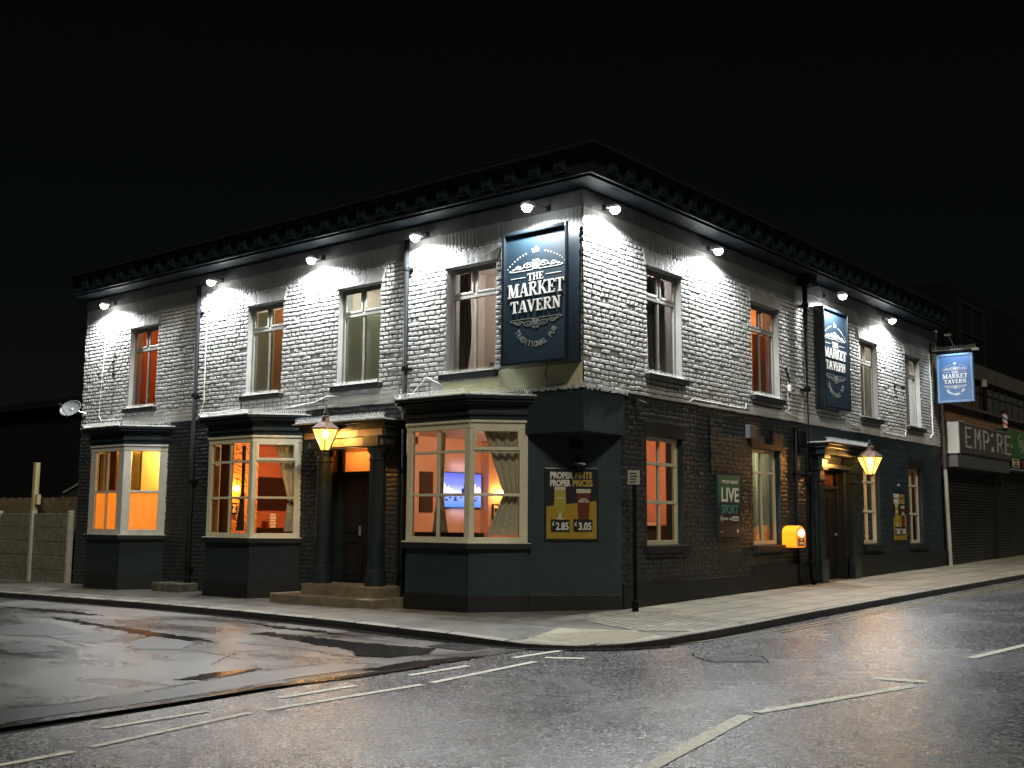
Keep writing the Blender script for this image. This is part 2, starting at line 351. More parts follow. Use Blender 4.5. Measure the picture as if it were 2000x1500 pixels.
KP = [(-60, -2.3), (-20, -2.25), (-11.9, -2.18), (-7.3, -2.12), (-4.5, -2.22), (-2.2, -2.42), (-.6, -2.66), (.4, -2.78), (1.15, -2.76), (1.7, -2.55), (2.1, -2.2), (2.33, -1.7), (2.42, -1.0), (2.43, 0), (2.40, 2), (2.42, 6), (2.5, 12.2), (2.55, 60)]
struct(sheet('ground', [(-300, -200), (300, -200), (300, 300), (-300, 300)], P('dark_ground', (.006, .006, .006), .9, noise=(1.5, .6)), ROAD-.02))
struct(sheet('main_road', [(1.2, -60), (60, -60), (60, 80), (1.2, 80)], MT['road'], ROAD))
struct(sheet('side_road', [(-60, -14), (-60, -2.1), (-4, -2.0), (1.25, -2.0), (1.31, -3.1), (1.24, -3.7), (1.29, -4.4), (1.24, -5.3), (1.05, -6.2), (1.03, -7.2), (.98, -7.9), (.92, -8.4), (.9, -14)], MT['side'], ROAD+.006))
struct(sheet('road_patch', [(.05, -8.6), (.5, -7.5), (.42, -6.6), (.22, -5.7), (.42, -4.85), (.75, -4.65), (.9, -4.9), (.84, -5.6), (.9, -6.6), (.88, -7.4), (.78, -8.6)], MT['patch'], ROAD+.010))
for q in [[(-3.0, -4.97), (-3.32, -4.43), (-2.31, -4.51), (-1.86, -5.05), (-2.3, -5.34)], [(-6.38, -4.78), (-5.75, -4.37), (-4.47, -4.65), (-4.41, -5.29), (-5.6, -5.5)], [(-4.36, -4.92), (-4.3, -4.54), (-3.57, -4.73), (-3.22, -5.24), (-3.85, -5.29)], [(-1.9, -4.3), (-1.75, -3.6), (-.2, -3.95), (.15, -4.35), (-.9, -4.2)], [(-4.0, -6.1), (-3.9, -5.6), (-2.9, -5.9), (-3.1, -6.3)]]:
    cx = sum(p[0] for p in q)/len(q); cy = sum(p[1] for p in q)/len(q); pts = []
    for i in range(len(q)):
        a, b = q[i], q[(i+1) % len(q)]
        for t in np.linspace(0, 1, 6)[:-1]:
            j = .05*math.sin(17*t+i*3)+random.uniform(-.03, .03)
            x, y = a[0]+(b[0]-a[0])*t, a[1]+(b[1]-a[1])*t; k = 1+j; pts.append((cx+(x-cx)*k, cy+(y-cy)*k))
    struct(sheet('road_patch', pts, MT['patch'], ROAD+.010))
def ragged(q, amp, n_=9, seed=1):
    rs = random.Random(seed); pts = []
    for i in range(len(q)):
        a, b = q[i], q[(i+1) % len(q)]; L = math.hypot(b[0]-a[0], b[1]-a[1])
        for t in np.linspace(0, 1, n_+1)[:-1]:
            k = amp*min(1, L)*(1 if 0 < t else .3); pts.append((a[0]+(b[0]-a[0])*t+rs.uniform(-k, k), a[1]+(b[1]-a[1])*t+rs.uniform(-k, k)))
    return pts
MT['puddle'] = asphalt('rain_wet_tarmac', (.010, .010, .011), (.020, .020, .021), .12, .12, grain=100, bump=.22, dist=.003, rvar=.04)
for i, q in enumerate([[(-2.53, -3.55), (-2.5, -3.35), (-1.25, -3.44), (-0.2, -3.46), (0.42, -3.37), (0.7, -3.75), (0.55, -4.2), (0.2, -4.3), (-0.3, -4.0), (-1.0, -3.9), (-1.45, -3.75)], [(-7.04, -3.76), (-5.43, -3.95), (-3.74, -4.16), (-2.39, -4.3), (-2.12, -4.4), (-3.32, -4.45), (-4.9, -4.20), (-6.56, -3.95)],
                       [(0.05, -6.4), (-0.05, -5.9), (0.1, -5.45), (0.22, -5.8), (.24, -6.2)], [(0.98, -4.99), (0.93, -4.38), (1.1, -3.82), (1.3, -3.5), (1.28, -4.31), (1.2, -4.82)], [(-9.5, -3.3), (-7.8, -3.1), (-6.4, -3.25), (-7.6, -3.4)], [(-3.6, -2.75), (-2.4, -2.85), (-1.2, -3.0), (-2.4, -3.05)]]):
    struct(sheet('puddle', ragged(q, .06, 14, seed=i), MT['puddle'], ROAD+.0115))
def crack(path, wd, seed, dz=.0135, mat='wet'):
    rs = random.Random(seed); pts = []
    for i in range(len(path)-1):
        a, b = path[i], path[i+1]; k = max(2, int(math.hypot(b[0]-a[0], b[1]-a[1])/.08))
        for j in range(k): pts.append((a[0]+(b[0]-a[0])*j/k+rs.uniform(-.018, .018), a[1]+(b[1]-a[1])*j/k+rs.uniform(-.018, .018)))
    struct(path_strip('road_crack', pts+[path[-1]], -wd/2, wd/2, MT[mat], ROAD+dz))
def path_strip(name, path, w0, w1, mat, dz, fn=gz):
    """strip between two offsets of a path"""
    P0 = []; P1 = []; k = len(path)
    for i, p in enumerate(path):
        a = path[max(i-1, 0)]; b = path[min(i+1, k-1)]; d = Vector((b[0]-a[0], b[1]-a[1])).normalized(); n_ = Vector((-d.y, d.x))
        P0.append((p[0]+n_.x*w0, p[1]+n_.y*w0)); P1.append((p[0]+n_.x*w1, p[1]+n_.y*w1))
    vs = [(x, y, fn(x, y)+dz) for x, y in P0+P1]; fs = [(i, i+1, i+1+k, i+k) for i in range(k-1)]
    m = MB().add(vs, fs); return obj(name, m, mat)
def dense(path, step=.25):
    out = []
    for i in range(len(path)-1):
        a, b = path[i], path[i+1]; L = math.hypot(b[0]-a[0], b[1]-a[1]); n_ = max(1, int(L/step)) if L < 20 else 1
        for j in range(n_): out.append((a[0]+(b[0]-a[0])*j/n_, a[1]+(b[1]-a[1])*j/n_))
    return out+[path[-1]]
KD = dense(KP)
# wet gutter line beside the kerb and along the mouth of the side street
struct(path_strip('wet_gutter', dense(KP[:12]), -.16, -.0, MT['wet'], ROAD+.012))
struct(path_strip('wet_gutter', [(.92, -9), (.98, -7.9), (1.03, -7.2), (1.05, -6.2), (1.24, -5.3), (1.29, -4.4)], -.06, .09, MT['wet'], ROAD+.013))
PAVE = KP[::-1]+[(-60, 3), (-2, 3), (-2, 60)]
struct(sheet('pavement', PAVE, MT['pave_l'], 0, pz, cut=.3, box=(-1, 3.3, -3.6, 1.2)))
struct(sheet('pavement_slabs', [(.35, .9), (2.28, .35), (2.27, 2), (2.3, 6), (2.36, 12.2), (2.42, 60), (-1, 60), (-1, .9)], MT['slab'], .004, pz))
struct(sheet('block_paving', [(.0, .15), (.35, .9), (2.28, .35), (2.29, -1.0), (1.62, -1.25), (.6, -.75)], MT['block'], .006, pz, cut=.3))
# tactile blister paving at the dropped kerb
tp = struct(sheet('tactile_paving', [(1.0, -2.6), (1.65, -2.42), (2.0, -2.1), (2.22, -1.55), (1.62, -1.25), (.72, -1.5)], P('buff_tactile_slab', (.30, .28, .20), .6, noise=(4, .75)), .008, pz, cut=.3))
mb = MB()
for i in range(30):
    for j in range(30):
        x = .75+i*.062*.8+j*.062*.55-.2; y = -2.6+j*.062*.8-i*.062*.12
        if .85 < x < 2.05 and -2.4 < y < -1.35 and (x-1.45)*.5+(y+1.9)*-.2 < .45 and math.hypot(x-1.2, y+1.5) < 1.05:
            z = pz(x, y)+.008; c = [(x+.014*math.cos(a), y+.014*math.sin(a), z+.006) for a in (0, 1.57, 3.14, 4.71)]; c2 = [(x+.022*math.cos(a), y+.022*math.sin(a), z) for a in (0, 1.57, 3.14, 4.71)]
            mb.add(c+c2, [(0, 1, 2, 3)]+[(k, k+4, (k+1) % 4+4, (k+1) % 4) for k in range(4)])
obj('blister', mb, tp.data.materials[0], tp)
# kerb stones: top strip and face
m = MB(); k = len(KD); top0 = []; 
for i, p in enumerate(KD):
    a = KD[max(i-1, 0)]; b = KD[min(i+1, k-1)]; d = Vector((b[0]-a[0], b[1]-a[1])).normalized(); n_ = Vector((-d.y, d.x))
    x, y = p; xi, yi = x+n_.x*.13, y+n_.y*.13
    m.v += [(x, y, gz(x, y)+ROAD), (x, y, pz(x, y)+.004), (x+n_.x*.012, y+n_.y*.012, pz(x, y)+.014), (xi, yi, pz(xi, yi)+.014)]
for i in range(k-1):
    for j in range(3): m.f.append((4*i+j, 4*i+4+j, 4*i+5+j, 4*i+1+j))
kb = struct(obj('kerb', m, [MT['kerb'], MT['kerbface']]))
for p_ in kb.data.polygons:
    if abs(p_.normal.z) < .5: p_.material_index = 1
crack([(.02, -8.6), (.42, -7.5), (.36, -6.6), (.18, -5.7), (.38, -4.85), (.8, -4.6)], .022, 1)
crack([(-6, -5.9), (-4.5, -5.2), (-3, -5.5), (-1.6, -5.0), (-.4, -5.2)], .012, 2); crack([(-1.5, -3.0), (-.9, -3.9), (-1.1, -4.9), (-.5, -5.6)], .012, 3)
crack([(2.9, -2.1), (3.05, -2.35), (3.4, -2.62), (3.85, -2.32), (3.55, -1.92), (3.2, -1.9)], .016, 4, .005); 
# painted markings
def dash(a, b, wd, mat='paint_w', name='road_marking', z=.006):
    d = Vector((b[0]-a[0], b[1]-a[1])).normalized(); n_ = Vector((-d.y, d.x))*wd/2; pts1 = []; pts2 = []
    L = math.hypot(b[0]-a[0], b[1]-a[1]); k = max(3, int(L/.12))
    for i in range(k+1):
        t = i/k; x = a[0]+(b[0]-a[0])*t; y = a[1]+(b[1]-a[1])*t; j = random.uniform(-.006, .006); j2 = random.uniform(-.006, .006)
        pts1.append((x+n_.x*(1+j*8), y+n_.y*(1+j*8))); pts2.append((x-n_.x*(1+j2*8), y-n_.y*(1+j2*8)))
    return struct(sheet(name, pts1+pts2[::-1], MT[mat], ROAD+z))
for a, b in [((2.08, -8.36), (1.92, -6.99)), ((1.93, -6.86), (2.04, -5.27)), ((2.04, -5.15), (1.95, -3.57)), ((2.1, -9.6), (2.12, -8.5)),
             ((1.56, -7.98), (1.60, -7.14)), ((1.57, -6.43), (1.60, -5.63)), ((1.57, -4.94), (1.60, -4.17)), ((1.59, -3.46), (1.65, -2.65)), ((1.55, -9.6), (1.56, -8.95))]:
    dash(a, b, .075)
dash((1.85, -3.27), (2.22, -3.10), .09)
dash((5.30, -7.6), (5.24, -6.70), .12); dash((5.24, -6.71), (4.95, -4.95), .12)
dash((4.95, -4.80), (5.45, -2.95), .10); dash((5.02, -2.72), (5.47, -2.68), .13)
dash((5.31, -.93), (5.55, 1.1), .10); dash((5.6, 3.5), (5.7, 5.5), .1)
for a, b in [((1.72, -2.0), (2.0, -1.25)), ((2.0, -1.25), (2.2, .1)), ((2.2, .1), (2.25, 2.4)), ((2.25, 2.4), (2.3, 6)), ((2.3, 6), (2.4, 12)), ((2.4, 12), (2.45, 30))]:
    dash((a[0]+.45, a[1]), (b[0]+.45, b[1]), .045, 'paint_y'); 
    if a[1] > -.5: dash((a[0]+.58, a[1]), (b[0]+.58, b[1]), .045, 'paint_y')
# iron cover in the road and drain beside the kerb
mc = thing('manhole_cover', 'worn rectangular iron cover set flush in the main road', 'manhole cover', (3.4, -2.2, gz(3.4, -2.2)+ROAD))
fm = F(3.4, -2.2, .82, .57, .57, -.82)
def gquad(mbx, pts, dz): mbx.add([(x, y, gz(x, y)+ROAD+dz) for x, y in pts], [tuple(range(len(pts)))])
m = MB(); q = [(3.11, -2.26), (3.52, -1.95), (3.79, -2.29), (3.38, -2.58)]; gquad(m, q, .003); obj('frame', m, MT['metal_dark'], mc)
m = MB()
for i in range(9):
    t0, t1 = (i+.2)/9, (i+.7)/9; L = lambda a, b, t: (a[0]+(b[0]-a[0])*t, a[1]+(b[1]-a[1])*t)
    gquad(m, [L(q[0], q[1], t0), L(q[0], q[1], t1), L(q[3], q[2], t1), L(q[3], q[2], t0)], .006)
obj('plate', m, P('worn_cover_iron', (.04, .04, .042), .5), mc)
gt = thing('drain_grate', 'dark iron drain grate beside the kerb of the side street', 'drain', (.55, -3.1, gz(.55, -3.1)+ROAD))
m = MB(); gquad(m, [(.2, -3.3), (.25, -2.95), (.85, -2.98), (.85, -3.33)], .0155); obj('frame', m, MT['black_sheet'], gt)
m = MB()
for i in range(7):
    x = .27+i*.08; gquad(m, [(x, -3.28), (x, -2.97), (x+.035, -2.97), (x+.035, -3.28)], .02)
obj('grate', m, MT['metal_dark'], gt)

# ------------------------------------------------------------ brick height fields
def vnoise(S, Z, sc, seed):
    rs = np.random.RandomState(seed); N = 512; g = rs.rand(N, N)
    a = S*sc+1000; b = Z*sc+1000; ia = np.floor(a).astype(int); ib = np.floor(b).astype(int); fa = a-ia; fb = b-ib
    fa = fa*fa*(3-2*fa); fb = fb*fb*(3-2*fb); ia %= N; ib %= N; ia1 = (ia+1) % N; ib1 = (ib+1) % N
    return (g[ia, ib]*(1-fa)+g[ia1, ib]*fa)*(1-fb)+(g[ia, ib1]*(1-fa)+g[ia1, ib1]*fa)*fb-.5
def hsh(a, b, s):
    x = np.sin(a*127.1+b*311.7+s*74.7)*43758.5453; return x-np.floor(x)
def bheight(S, Z, seed, amp, soldier):
    Sd = S+.010*vnoise(S, Z, 9, seed)+.006*vnoise(S, Z, 40, seed+1); Zd = Z+.012*vnoise(S, Z, 5, seed+2)+.007*vnoise(S, Z, 30, seed+3)
    h = .0745; row = np.floor(Zd/h); v = Zd/h-row
    Lb = np.where(row % 4 == 3, .1125, .225); off = (row % 2)*.1125+hsh(row, 0, seed)*.05
    u = (Sd+off)/Lb; col = np.floor(u); u = u-col
    if soldier is not None:
        top = Z > soldier; row = np.where(top, 999, row); v = np.where(top, np.clip((Z-soldier)/.27, 0, 1), v); Lb = np.where(top, .072, Lb)
        uu = Sd/.072; col = np.where(top, np.floor(uu), col); u = np.where(top, uu-np.floor(uu), u); h = np.where(top, .27, h)
    d = np.minimum(np.minimum(u, 1-u)*Lb, np.minimum(v, 1-v)*h)
    d = np.minimum(np.minimum(u, 1-u)*Lb*.75, np.minimum(v, 1-v)*h)-.004+.008*vnoise(S, Z, 50, seed+4)
    e = np.clip(d/.011, 0, 1); e = e*e*(3-2*e)
    r1 = hsh(row, col, 1); r2 = hsh(row, col, 2); r3 = hsh(row, col, 3)
    hh = e*(.0125+.007*r1+(v-.5)*.007*(r2-.5)+(u-.5)*.006*(r3-.5))
    hh = np.where((r3 > .955), hh*.15, hh)
    if soldier is not None:
        bl = np.clip((Z-soldier+.06+.10*vnoise(S, Z*0, 9, seed+9))/.10, 0, 1); hh = hh*(1-bl*.62)
    hh += .005*vnoise(S, Z, 22, seed+5)*e+.010*vnoise(S, Z, 3, seed+6)+.004*vnoise(S, Z, 60, seed+7)
    jt = 1-e
    if soldier is not None: jt = jt*(1-bl*.75)
    jt = jt*(.55+.9*np.clip(vnoise(S, Z, 7, seed+12)+.5, 0, 1))
    return hh*amp, np.clip(jt, 0, 1)
def axis_pts(a0, a1, step, brk):
    b = sorted({a0, a1, *[x for x in brk if a0 < x < a1]}); out = []
    for i in range(len(b)-1):
        n_ = max(1, int(round((b[i+1]-b[i])/step))); out += list(np.linspace(b[i], b[i+1], n_+1)[:-1])
    return np.array(out+[b[-1]])
def brick_wall(name, f, a0, a1, z0, z1, holes, mat, parent, ds=.0120, dz=.0075, amp=1., seed=1, soldier=None, smooths=(), fade=None):
    A = axis_pts(a0, a1, ds, [h for q in holes for h in q[:2]]); Z = axis_pts(z0, z1, dz, [h for q in holes for h in q[2:]])
    S, Zg = np.meshgrid(A, Z, indexing='ij'); H, JT = bheight(S, Zg, seed, amp, soldier)
    for (b0, b1, c0, c1) in smooths:
        mk = (S > b0) & (S < b1) & (Zg > c0) & (Zg < c1); H = np.where(mk, .012+.15*H, H); JT = np.where(mk, JT*.12, JT)
    if fade: H = np.where((S < fade), H, H)
    X = f.o[0]+f.u[0]*S+f.n[0]*H; Y = f.o[1]+f.u[1]*S+f.n[1]*H
    co = np.stack([X, Y, Zg], -1).reshape(-1, 3)
    na, nz = len(A), len(Z); I = np.arange(na-1)[:, None]*nz+np.arange(nz-1)[None, :]
    cs = (A[:-1]+A[1:])/2; cz = (Z[:-1]+Z[1:])/2; keep = np.ones((na-1, nz-1), bool)
    for h in holes: keep &= ~(((cs > h[0]) & (cs < h[1]))[:, None] & ((cz > h[2]) & (cz < h[3]))[None, :])
    I = I[keep]; q = np.stack([I, I+nz, I+nz+1, I+1], -1)
    c = f.u[0]*f.n[1]-f.u[1]*f.n[0]
    if c > 0: q = q[:, ::-1]
    used, inv = np.unique(q, return_inverse=True); co = co[used]; q = inv.reshape(q.shape); JT = JT.reshape(-1)[used]
    me = bpy.data.meshes.new(name); me.vertices.add(len(co)); me.vertices.foreach_set('co', co.ravel())
    me.loops.add(q.size); me.loops.foreach_set('vertex_index', q.ravel().astype(np.int32))
    me.polygons.add(len(q)); me.polygons.foreach_set('loop_start', np.arange(0, q.size, 4, dtype=np.int32))
    me.update(); me.attributes.new('joint', 'FLOAT', 'POINT').data.foreach_set('value', JT.astype(np.float32)); me.shade_smooth(); me.materials.append(mat)
    o = bpy.data.objects.new(name, me); SC.collection.objects.link(o); o.parent = parent; return o

# ------------------------------------------------------------ the pub
PUB = thing('pub_building', 'two storey corner pub with white painted brick above and dark ground floor', 'building')
ZH, ZS, ZT, ZB = 5.095, 3.42, 5.66, 3.10
UL = [(-11.44, -10.445), (-7.554, -6.543), (-5.084, -4.053), (-2.592, -1.586)]
UR = [(1.648, 2.70), (5.095, 6.21), (10.06, 11.08), (12.79, 13.80)]
LR = [(1.62, 2.68, .85, 2.49), (5.05, 6.13, .81, 2.49), (10.0, 10.98, .77, 2.45), (12.75, 13.66, .75, 2.45)]
LXE, RYE = -13.2, 15.09
smoothL = [(-9.0+.05, -7.0, 3.0, 3.2), (-5.3, -3.6, 3.0, 3.32), (-2.9, .2, 3.0, 3.3), (-11.6, -9.2, 3.0, 3.28)]
brick_wall('brick_wall', FL, LXE, -.004, ZB, ZT, [(a, b, ZS, ZH) for a, b in UL], MT['white_brick'], PUB, seed=3, soldier=ZT-.27, smooths=smoothL)
brick_wall('brick_wall', FR, .0, RYE, ZB, ZT, [(a, b, ZS, ZH) for a, b in UR], MT['white_brick'], PUB, seed=31, soldier=ZT-.27, ds=.014, smooths=[(10.0, 14.9, 3.0, 3.28), (5.0, 9.5, 3.0, 3.25)])
# strip under and beside the corner sign, street light painted in as cream
# lower walls
BAYS = [(-11.7, -10.5), (-7.75, -6.5), (-2.8, -1.55)]
brick_wall('lower_brick_wall', FL, LXE, -1.0, -.4, ZB-.002, [(a-.52, b+.52, .86, 2.8) for a, b in BAYS]+[(-5.12, -3.98, -.4, 2.42)], MT['dark_brick'], PUB, ds=.025, dz=.0125, amp=.7, seed=55)
brick_wall('lower_brick_wall', FR, .95, 7.6, -.4, ZB-.002, [h for h in LR[:2]], MT['dark_brick'], PUB, ds=.018, dz=.0095, amp=.5, seed=77)
brick_wall('rendered_wall', FR, 7.6, RYE, -.4, ZB-.002, [h for h in LR[2:]]+[(8.05, 9.05, -.4, 2.3)], MT['dark_teal'], PUB, ds=.05, dz=.03, amp=.12, seed=78)
m = MB(); m.fq(FC, 0, 1.38, -.4, 2.46, 0); obj('splayed_corner_wall', m, MT['dark_teal'], PUB)
# plinths
m = MB(); m.fb(FR, .95, 5.0, -.4, .32, 0, .045); m.fb(FR, 5.0, 7.9, -.4, .46, 0, .047); m.fb(FR, 9.1, RYE+.01, -.4, .56, 0, .045)
m.fb(FC, .04, 1.37, -.4, .17, 0, .02); obj('plinth', m, MT['plinth'], PUB, bevel=.008)
# dark painted band above ground floor on both sides, jettied corner box with ragged flashing
m = MB()
m.add([(-1.0, -.035, 2.44), (.035, -.035, 2.44), (.035, .98, 2.44), (-1.0, .01, 2.44), (-1.0, -.035, 3.07), (.035, -.035, 3.07), (.035, .98, 3.07), (-1.0, .01, 3.07)],
      [(0, 3, 2, 1), (4, 5, 6, 7), (0, 1, 5, 4), (1, 2, 6, 5), (3, 0, 4, 7)])
obj('corner_overhang', m, MT['dark_teal'], PUB, bevel=.006)
m = MB()
for f, a0, a1, k in ((FL, -1.0, .05, 26), (FR, -.05, 1.05, 26)):
    for i in range(k):
        b0 = a0+(a1-a0)*i/k; b1 = a0+(a1-a0)*(i+1)/k; d = random.uniform(.012, .05)
        m.fb(f, b0, b1, 3.075-d, 3.098+random.uniform(0, .006), .0, .055+random.uniform(-.006, .01))
obj('lead_flashing', m, MT['lead'], PUB)
m = MB(); m.fb(FL, -2.64, -1.51, 3.102, 3.31, .0, .028); m.fb(FL, -1.51, -.004, 3.102, 3.40, .0, .030); obj('streetlit_wall_panel', m, wallpaint('painted_streetlight_cream', (.48, .47, .30), (.3, .29, .18), .7, bumps=.6), PUB, bevel=.004)  # cream colour stands in for street light on the white wall
# thin drip line at the junction of storeys
for f, a0, a1 in ((FL, LXE, -1.0), (FR, 1.05, RYE)):
    m = MB(); a = a0
    while a < a1:
        b = min(a1, a+random.uniform(.15, .5)); m.fb(f, a, b-.002, ZB-.02-random.uniform(0, .012), ZB+.006, .0, .022+random.uniform(0, .006)); a = b
    obj('string_course', m, MT['white_flat'], PUB)
# gable ends and inner shell (keeps light in), back walls
m = MB()
m.quad((LXE, 0, -.4), (LXE, 10, -.4), (LXE, 10, 6.1), (LXE, 0, 6.1)); obj('gable_wall', m, MT['dark_brick'], PUB); m = MB(); m.quad((0, RYE, -.4), (-10, RYE, -.4), (-10, RYE, 6.1), (0, RYE, 6.1))
obj('gable_wall', m, MT['dark_brick'], PUB)
m = MB(); m.quad((LXE, 10, -.4), (-10, 10, -.4), (-10, 10, 6.1), (LXE, 10, 6.1)); m.quad((-10, 10, -.4), (-10, RYE, -.4), (-10, RYE, 6.1), (-10, 10, 6.1))
obj('rear_wall', m, MT['dark_brick'], PUB)
# frieze board, soffit, cornice fascia with blocks, gutter, roof
m = MB(); m.fb(FL, LXE, .03, ZT, 5.90, 0, .03); m.fb(FR, .0, RYE, ZT, 5.90, 0, .03); obj('frieze', m, P('grey_frieze_paint', (.15, .15, .148), .7, noise=(4, .6)), PUB)
def ringL(mb, o0, o1, z0, z1, zz0=None, zz1=None):
    """L-shaped moulding mitred round the corner, from out o0 to o1"""
    zi0 = z0 if zz0 is None else zz0; zi1 = z1 if zz1 is None else zz1
    A0, A1 = LXE+.12, RYE-.45
    def col(o, z): return [(A0, -o, z), (o, -o, z), (o, A1, z)]
    v = col(o0, zi0)+col(o1, z0)+col(o1, z1)+col(o0, zi1)
    fs = []
    for i in range(2):
        for r_ in range(4):
            a = r_*3+i; b = ((r_+1) % 4)*3+i; fs.append((a, a+1, b+1, b))
    fs += [(0, 3, 6, 9), (2, 11, 8, 5)]
    mb.add(v, fs)
m = MB(); ringL(m, .0, .40, 5.905, 5.95); obj('soffit', m, MT['eaves'], PUB)
m = MB(); ringL(m, .38, .44, 5.952, 6.29); ringL(m, .441, .475, 5.93, 5.965); ringL(m, .441, .46, 5.975, 5.995); ringL(m, .441, .50, 6.245, 6.285)
ringL(m, .031, .06, 5.87, 5.903)
obj('cornice', m, MT['eaves'], PUB)
m = MB(); ringL(m, .42, .60, 6.292, 6.305); ringL(m, .575, .60, 6.305, 6.37); ringL(m, .585, .612, 6.355, 6.372)
obj('gutter', m, MT['black_gloss'], PUB)
def block_mb(f, a):
    b = MB(); b.fb(f, a-.10, a+.10, 6.005, 6.235, .442, .50); b.fb(f, a-.115, a+.115, 6.235, 6.262, .442, .535); b.fb(f, a-.11, a+.11, 6.205, 6.22, .50, .52)
    b.fb(f, a-.07, a+.07, 6.05, 6.06, .50, .515); b.fb(f, a-.07, a+.07, 6.165, 6.175, .50, .515); b.fb(f, a-.07, a-.06, 6.06, 6.165, .50, .515); b.fb(f, a+.06, a+.07, 6.06, 6.165, .50, .515)
    b.fb(f, a-.03, a+.03, 6.085, 6.14, .50, .512); b.fb(f, a-.105, a+.105, 6.005, 6.02, .50, .512)
    return b
a = -.05
while a > LXE+.3: obj('cornice_bracket', block_mb(FL, a), MT['dark_gloss'], PUB); a -= .445
a = .05
while a < RYE-.6: obj('cornice_bracket', block_mb(FR, a), MT['dark_gloss'], PUB); a += .445
m = MB(); m.add([(LXE+.12, -.42, 6.30), (.42, -.42, 6.30), (.42, RYE-.45, 6.30), (-10.2, RYE-.45, 6.30), (-10.2, 10.4, 6.3), (LXE-.1, 10.4, 6.3), (LXE+3, 4, 7.0), (-4.5, 4, 7.0), (-4.5, RYE-3, 7.0)],
    [(0, 1, 7, 6), (1, 2, 8, 7), (2, 3, 8), (3, 4, 7, 8), (4, 5, 6, 7), (5, 0, 6)])
obj('roof', m, MT['roof'], PUB)
# parapet end of the right facade above the wall
m = MB(); m.fb(FR, RYE-.25, RYE, 5.90, 5.96, -.3, .05); obj('verge', m, MT['white_flat'], PUB)

# ---- windows
def spikes(f, a0, a1, z, o, parent, h=.055, step=.028, mat=None, name='bird_spikes', lean=.5):
    m = MB(); m.fb(f, a0, a1, z, z+.006, o-.02, o+.02); n_ = int((a1-a0)/step)
    for i in range(n_):
        a = a0+(i+.5)*step
        for s in (-1, 1):
            b = Vector(f.p(a, z+.005, o)); t = Vector(f.p(a+random.uniform(-.006, .006)+s*.012, z+h*random.uniform(.85, 1.1), o+s*h*lean))
            m.tube([b, t], [.0022, .0016], 3, cap=False)
    return obj(name, m, mat or MT['spike'], parent)
def bars(m, f, a0, a1, z0, z1, o0, o1, wd, cols=(), rows=()):
    m.fb(f, a0, a0+wd, z0, z1, o0, o1); m.fb(f, a1-wd, a1, z0, z1, o0, o1)
    m.fb(f, a0+wd, a1-wd, z0, z0+wd*1.15, o0, o1-.001); m.fb(f, a0+wd, a1-wd, z1-wd, z1, o0, o1-.001)
def upper_window(f, a0, a1, spike=True, style=0, sill_mat='plinth'):
    W = obj('window', (lambda m: (bars(m, f, a0+.002, a1-.002, ZS+.005, ZH-.002, -.155, -.10, .055),
          m.fb(f, a0+.057, a1-.057, 4.60, 4.66, -.155, -.095), m.fb(f, (a0+a1)/2-.022, (a0+a1)/2+.022, ZS+.06, 4.60, -.150, -.105), m.fb(f, (a0+a1)/2-.03, (a0+a1)/2+.03, 4.66, ZH-.058, -.15, -.1),
          [m.fb(f, x0, x1, y0, y1, -.118, -.088) for (p, q) in ((a0+.058, (a0+a1)/2-.031), ((a0+a1)/2+.031, a1-.058)) for x0, x1, y0, y1 in ((p, p+.035, 4.662, ZH-.059), (q-.035, q, 4.662, ZH-.059), (p+.035, q-.035, 4.662, 4.70), (p+.035, q-.035, ZH-.095, ZH-.059))],
          m)[-1])(MB()), MT['frame_white'] if style != 1 else MT['frame_dark'], PUB, bevel=.004)
    m = MB(); m.fq(f, a0+.05, a1-.05, ZS+.05, ZH-.05, -.13); obj('pane', m, MT['glass'], W)
    m = MB()   # reveals
    m.fb(f, a0-.02, a0+.001, ZS, ZH, -.30, .004); m.fb(f, a1-.001, a1+.02, ZS, ZH, -.30, .004); m.fb(f, a0-.02, a1+.02, ZH-.001, ZH+.02, -.30, .004)
    obj('reveal', m, MT['white_flat'], W)
    m = MB(); m.fpoly(f, [(a0-.04, ZH-.004), (a1+.04, ZH-.004), (a1+.115, ZH+.225), (a0-.115, ZH+.225)], -.02, .036); obj('lintel', m, MT['stone_grey'], W, bevel=.008)
    m = MB(); m.fb(f, a0-.07, a1+.07, ZS-.085, ZS, -.02, .10); m.fb(f, a0, a1, ZS, ZS+.006, -.16, .0); obj('sill', m, MT[sill_mat], W, bevel=.006)
    m = MB(); m.fb(f, a0-.068, a1+.068, ZS+.0005, ZS+.005, .0, .102); obj('sill_top', m, MT['sill_white'], W)
    if spike: spikes(f, a0, a1, ZS+.008, .05, W, h=.06, step=.035)
    return W
for i, (a, b) in enumerate(UL): upper_window(FL, a, b, style=1 if i in (0,) else 0)
for i, (a, b) in enumerate(UR): upper_window(FR, a, b, spike=i < 2)

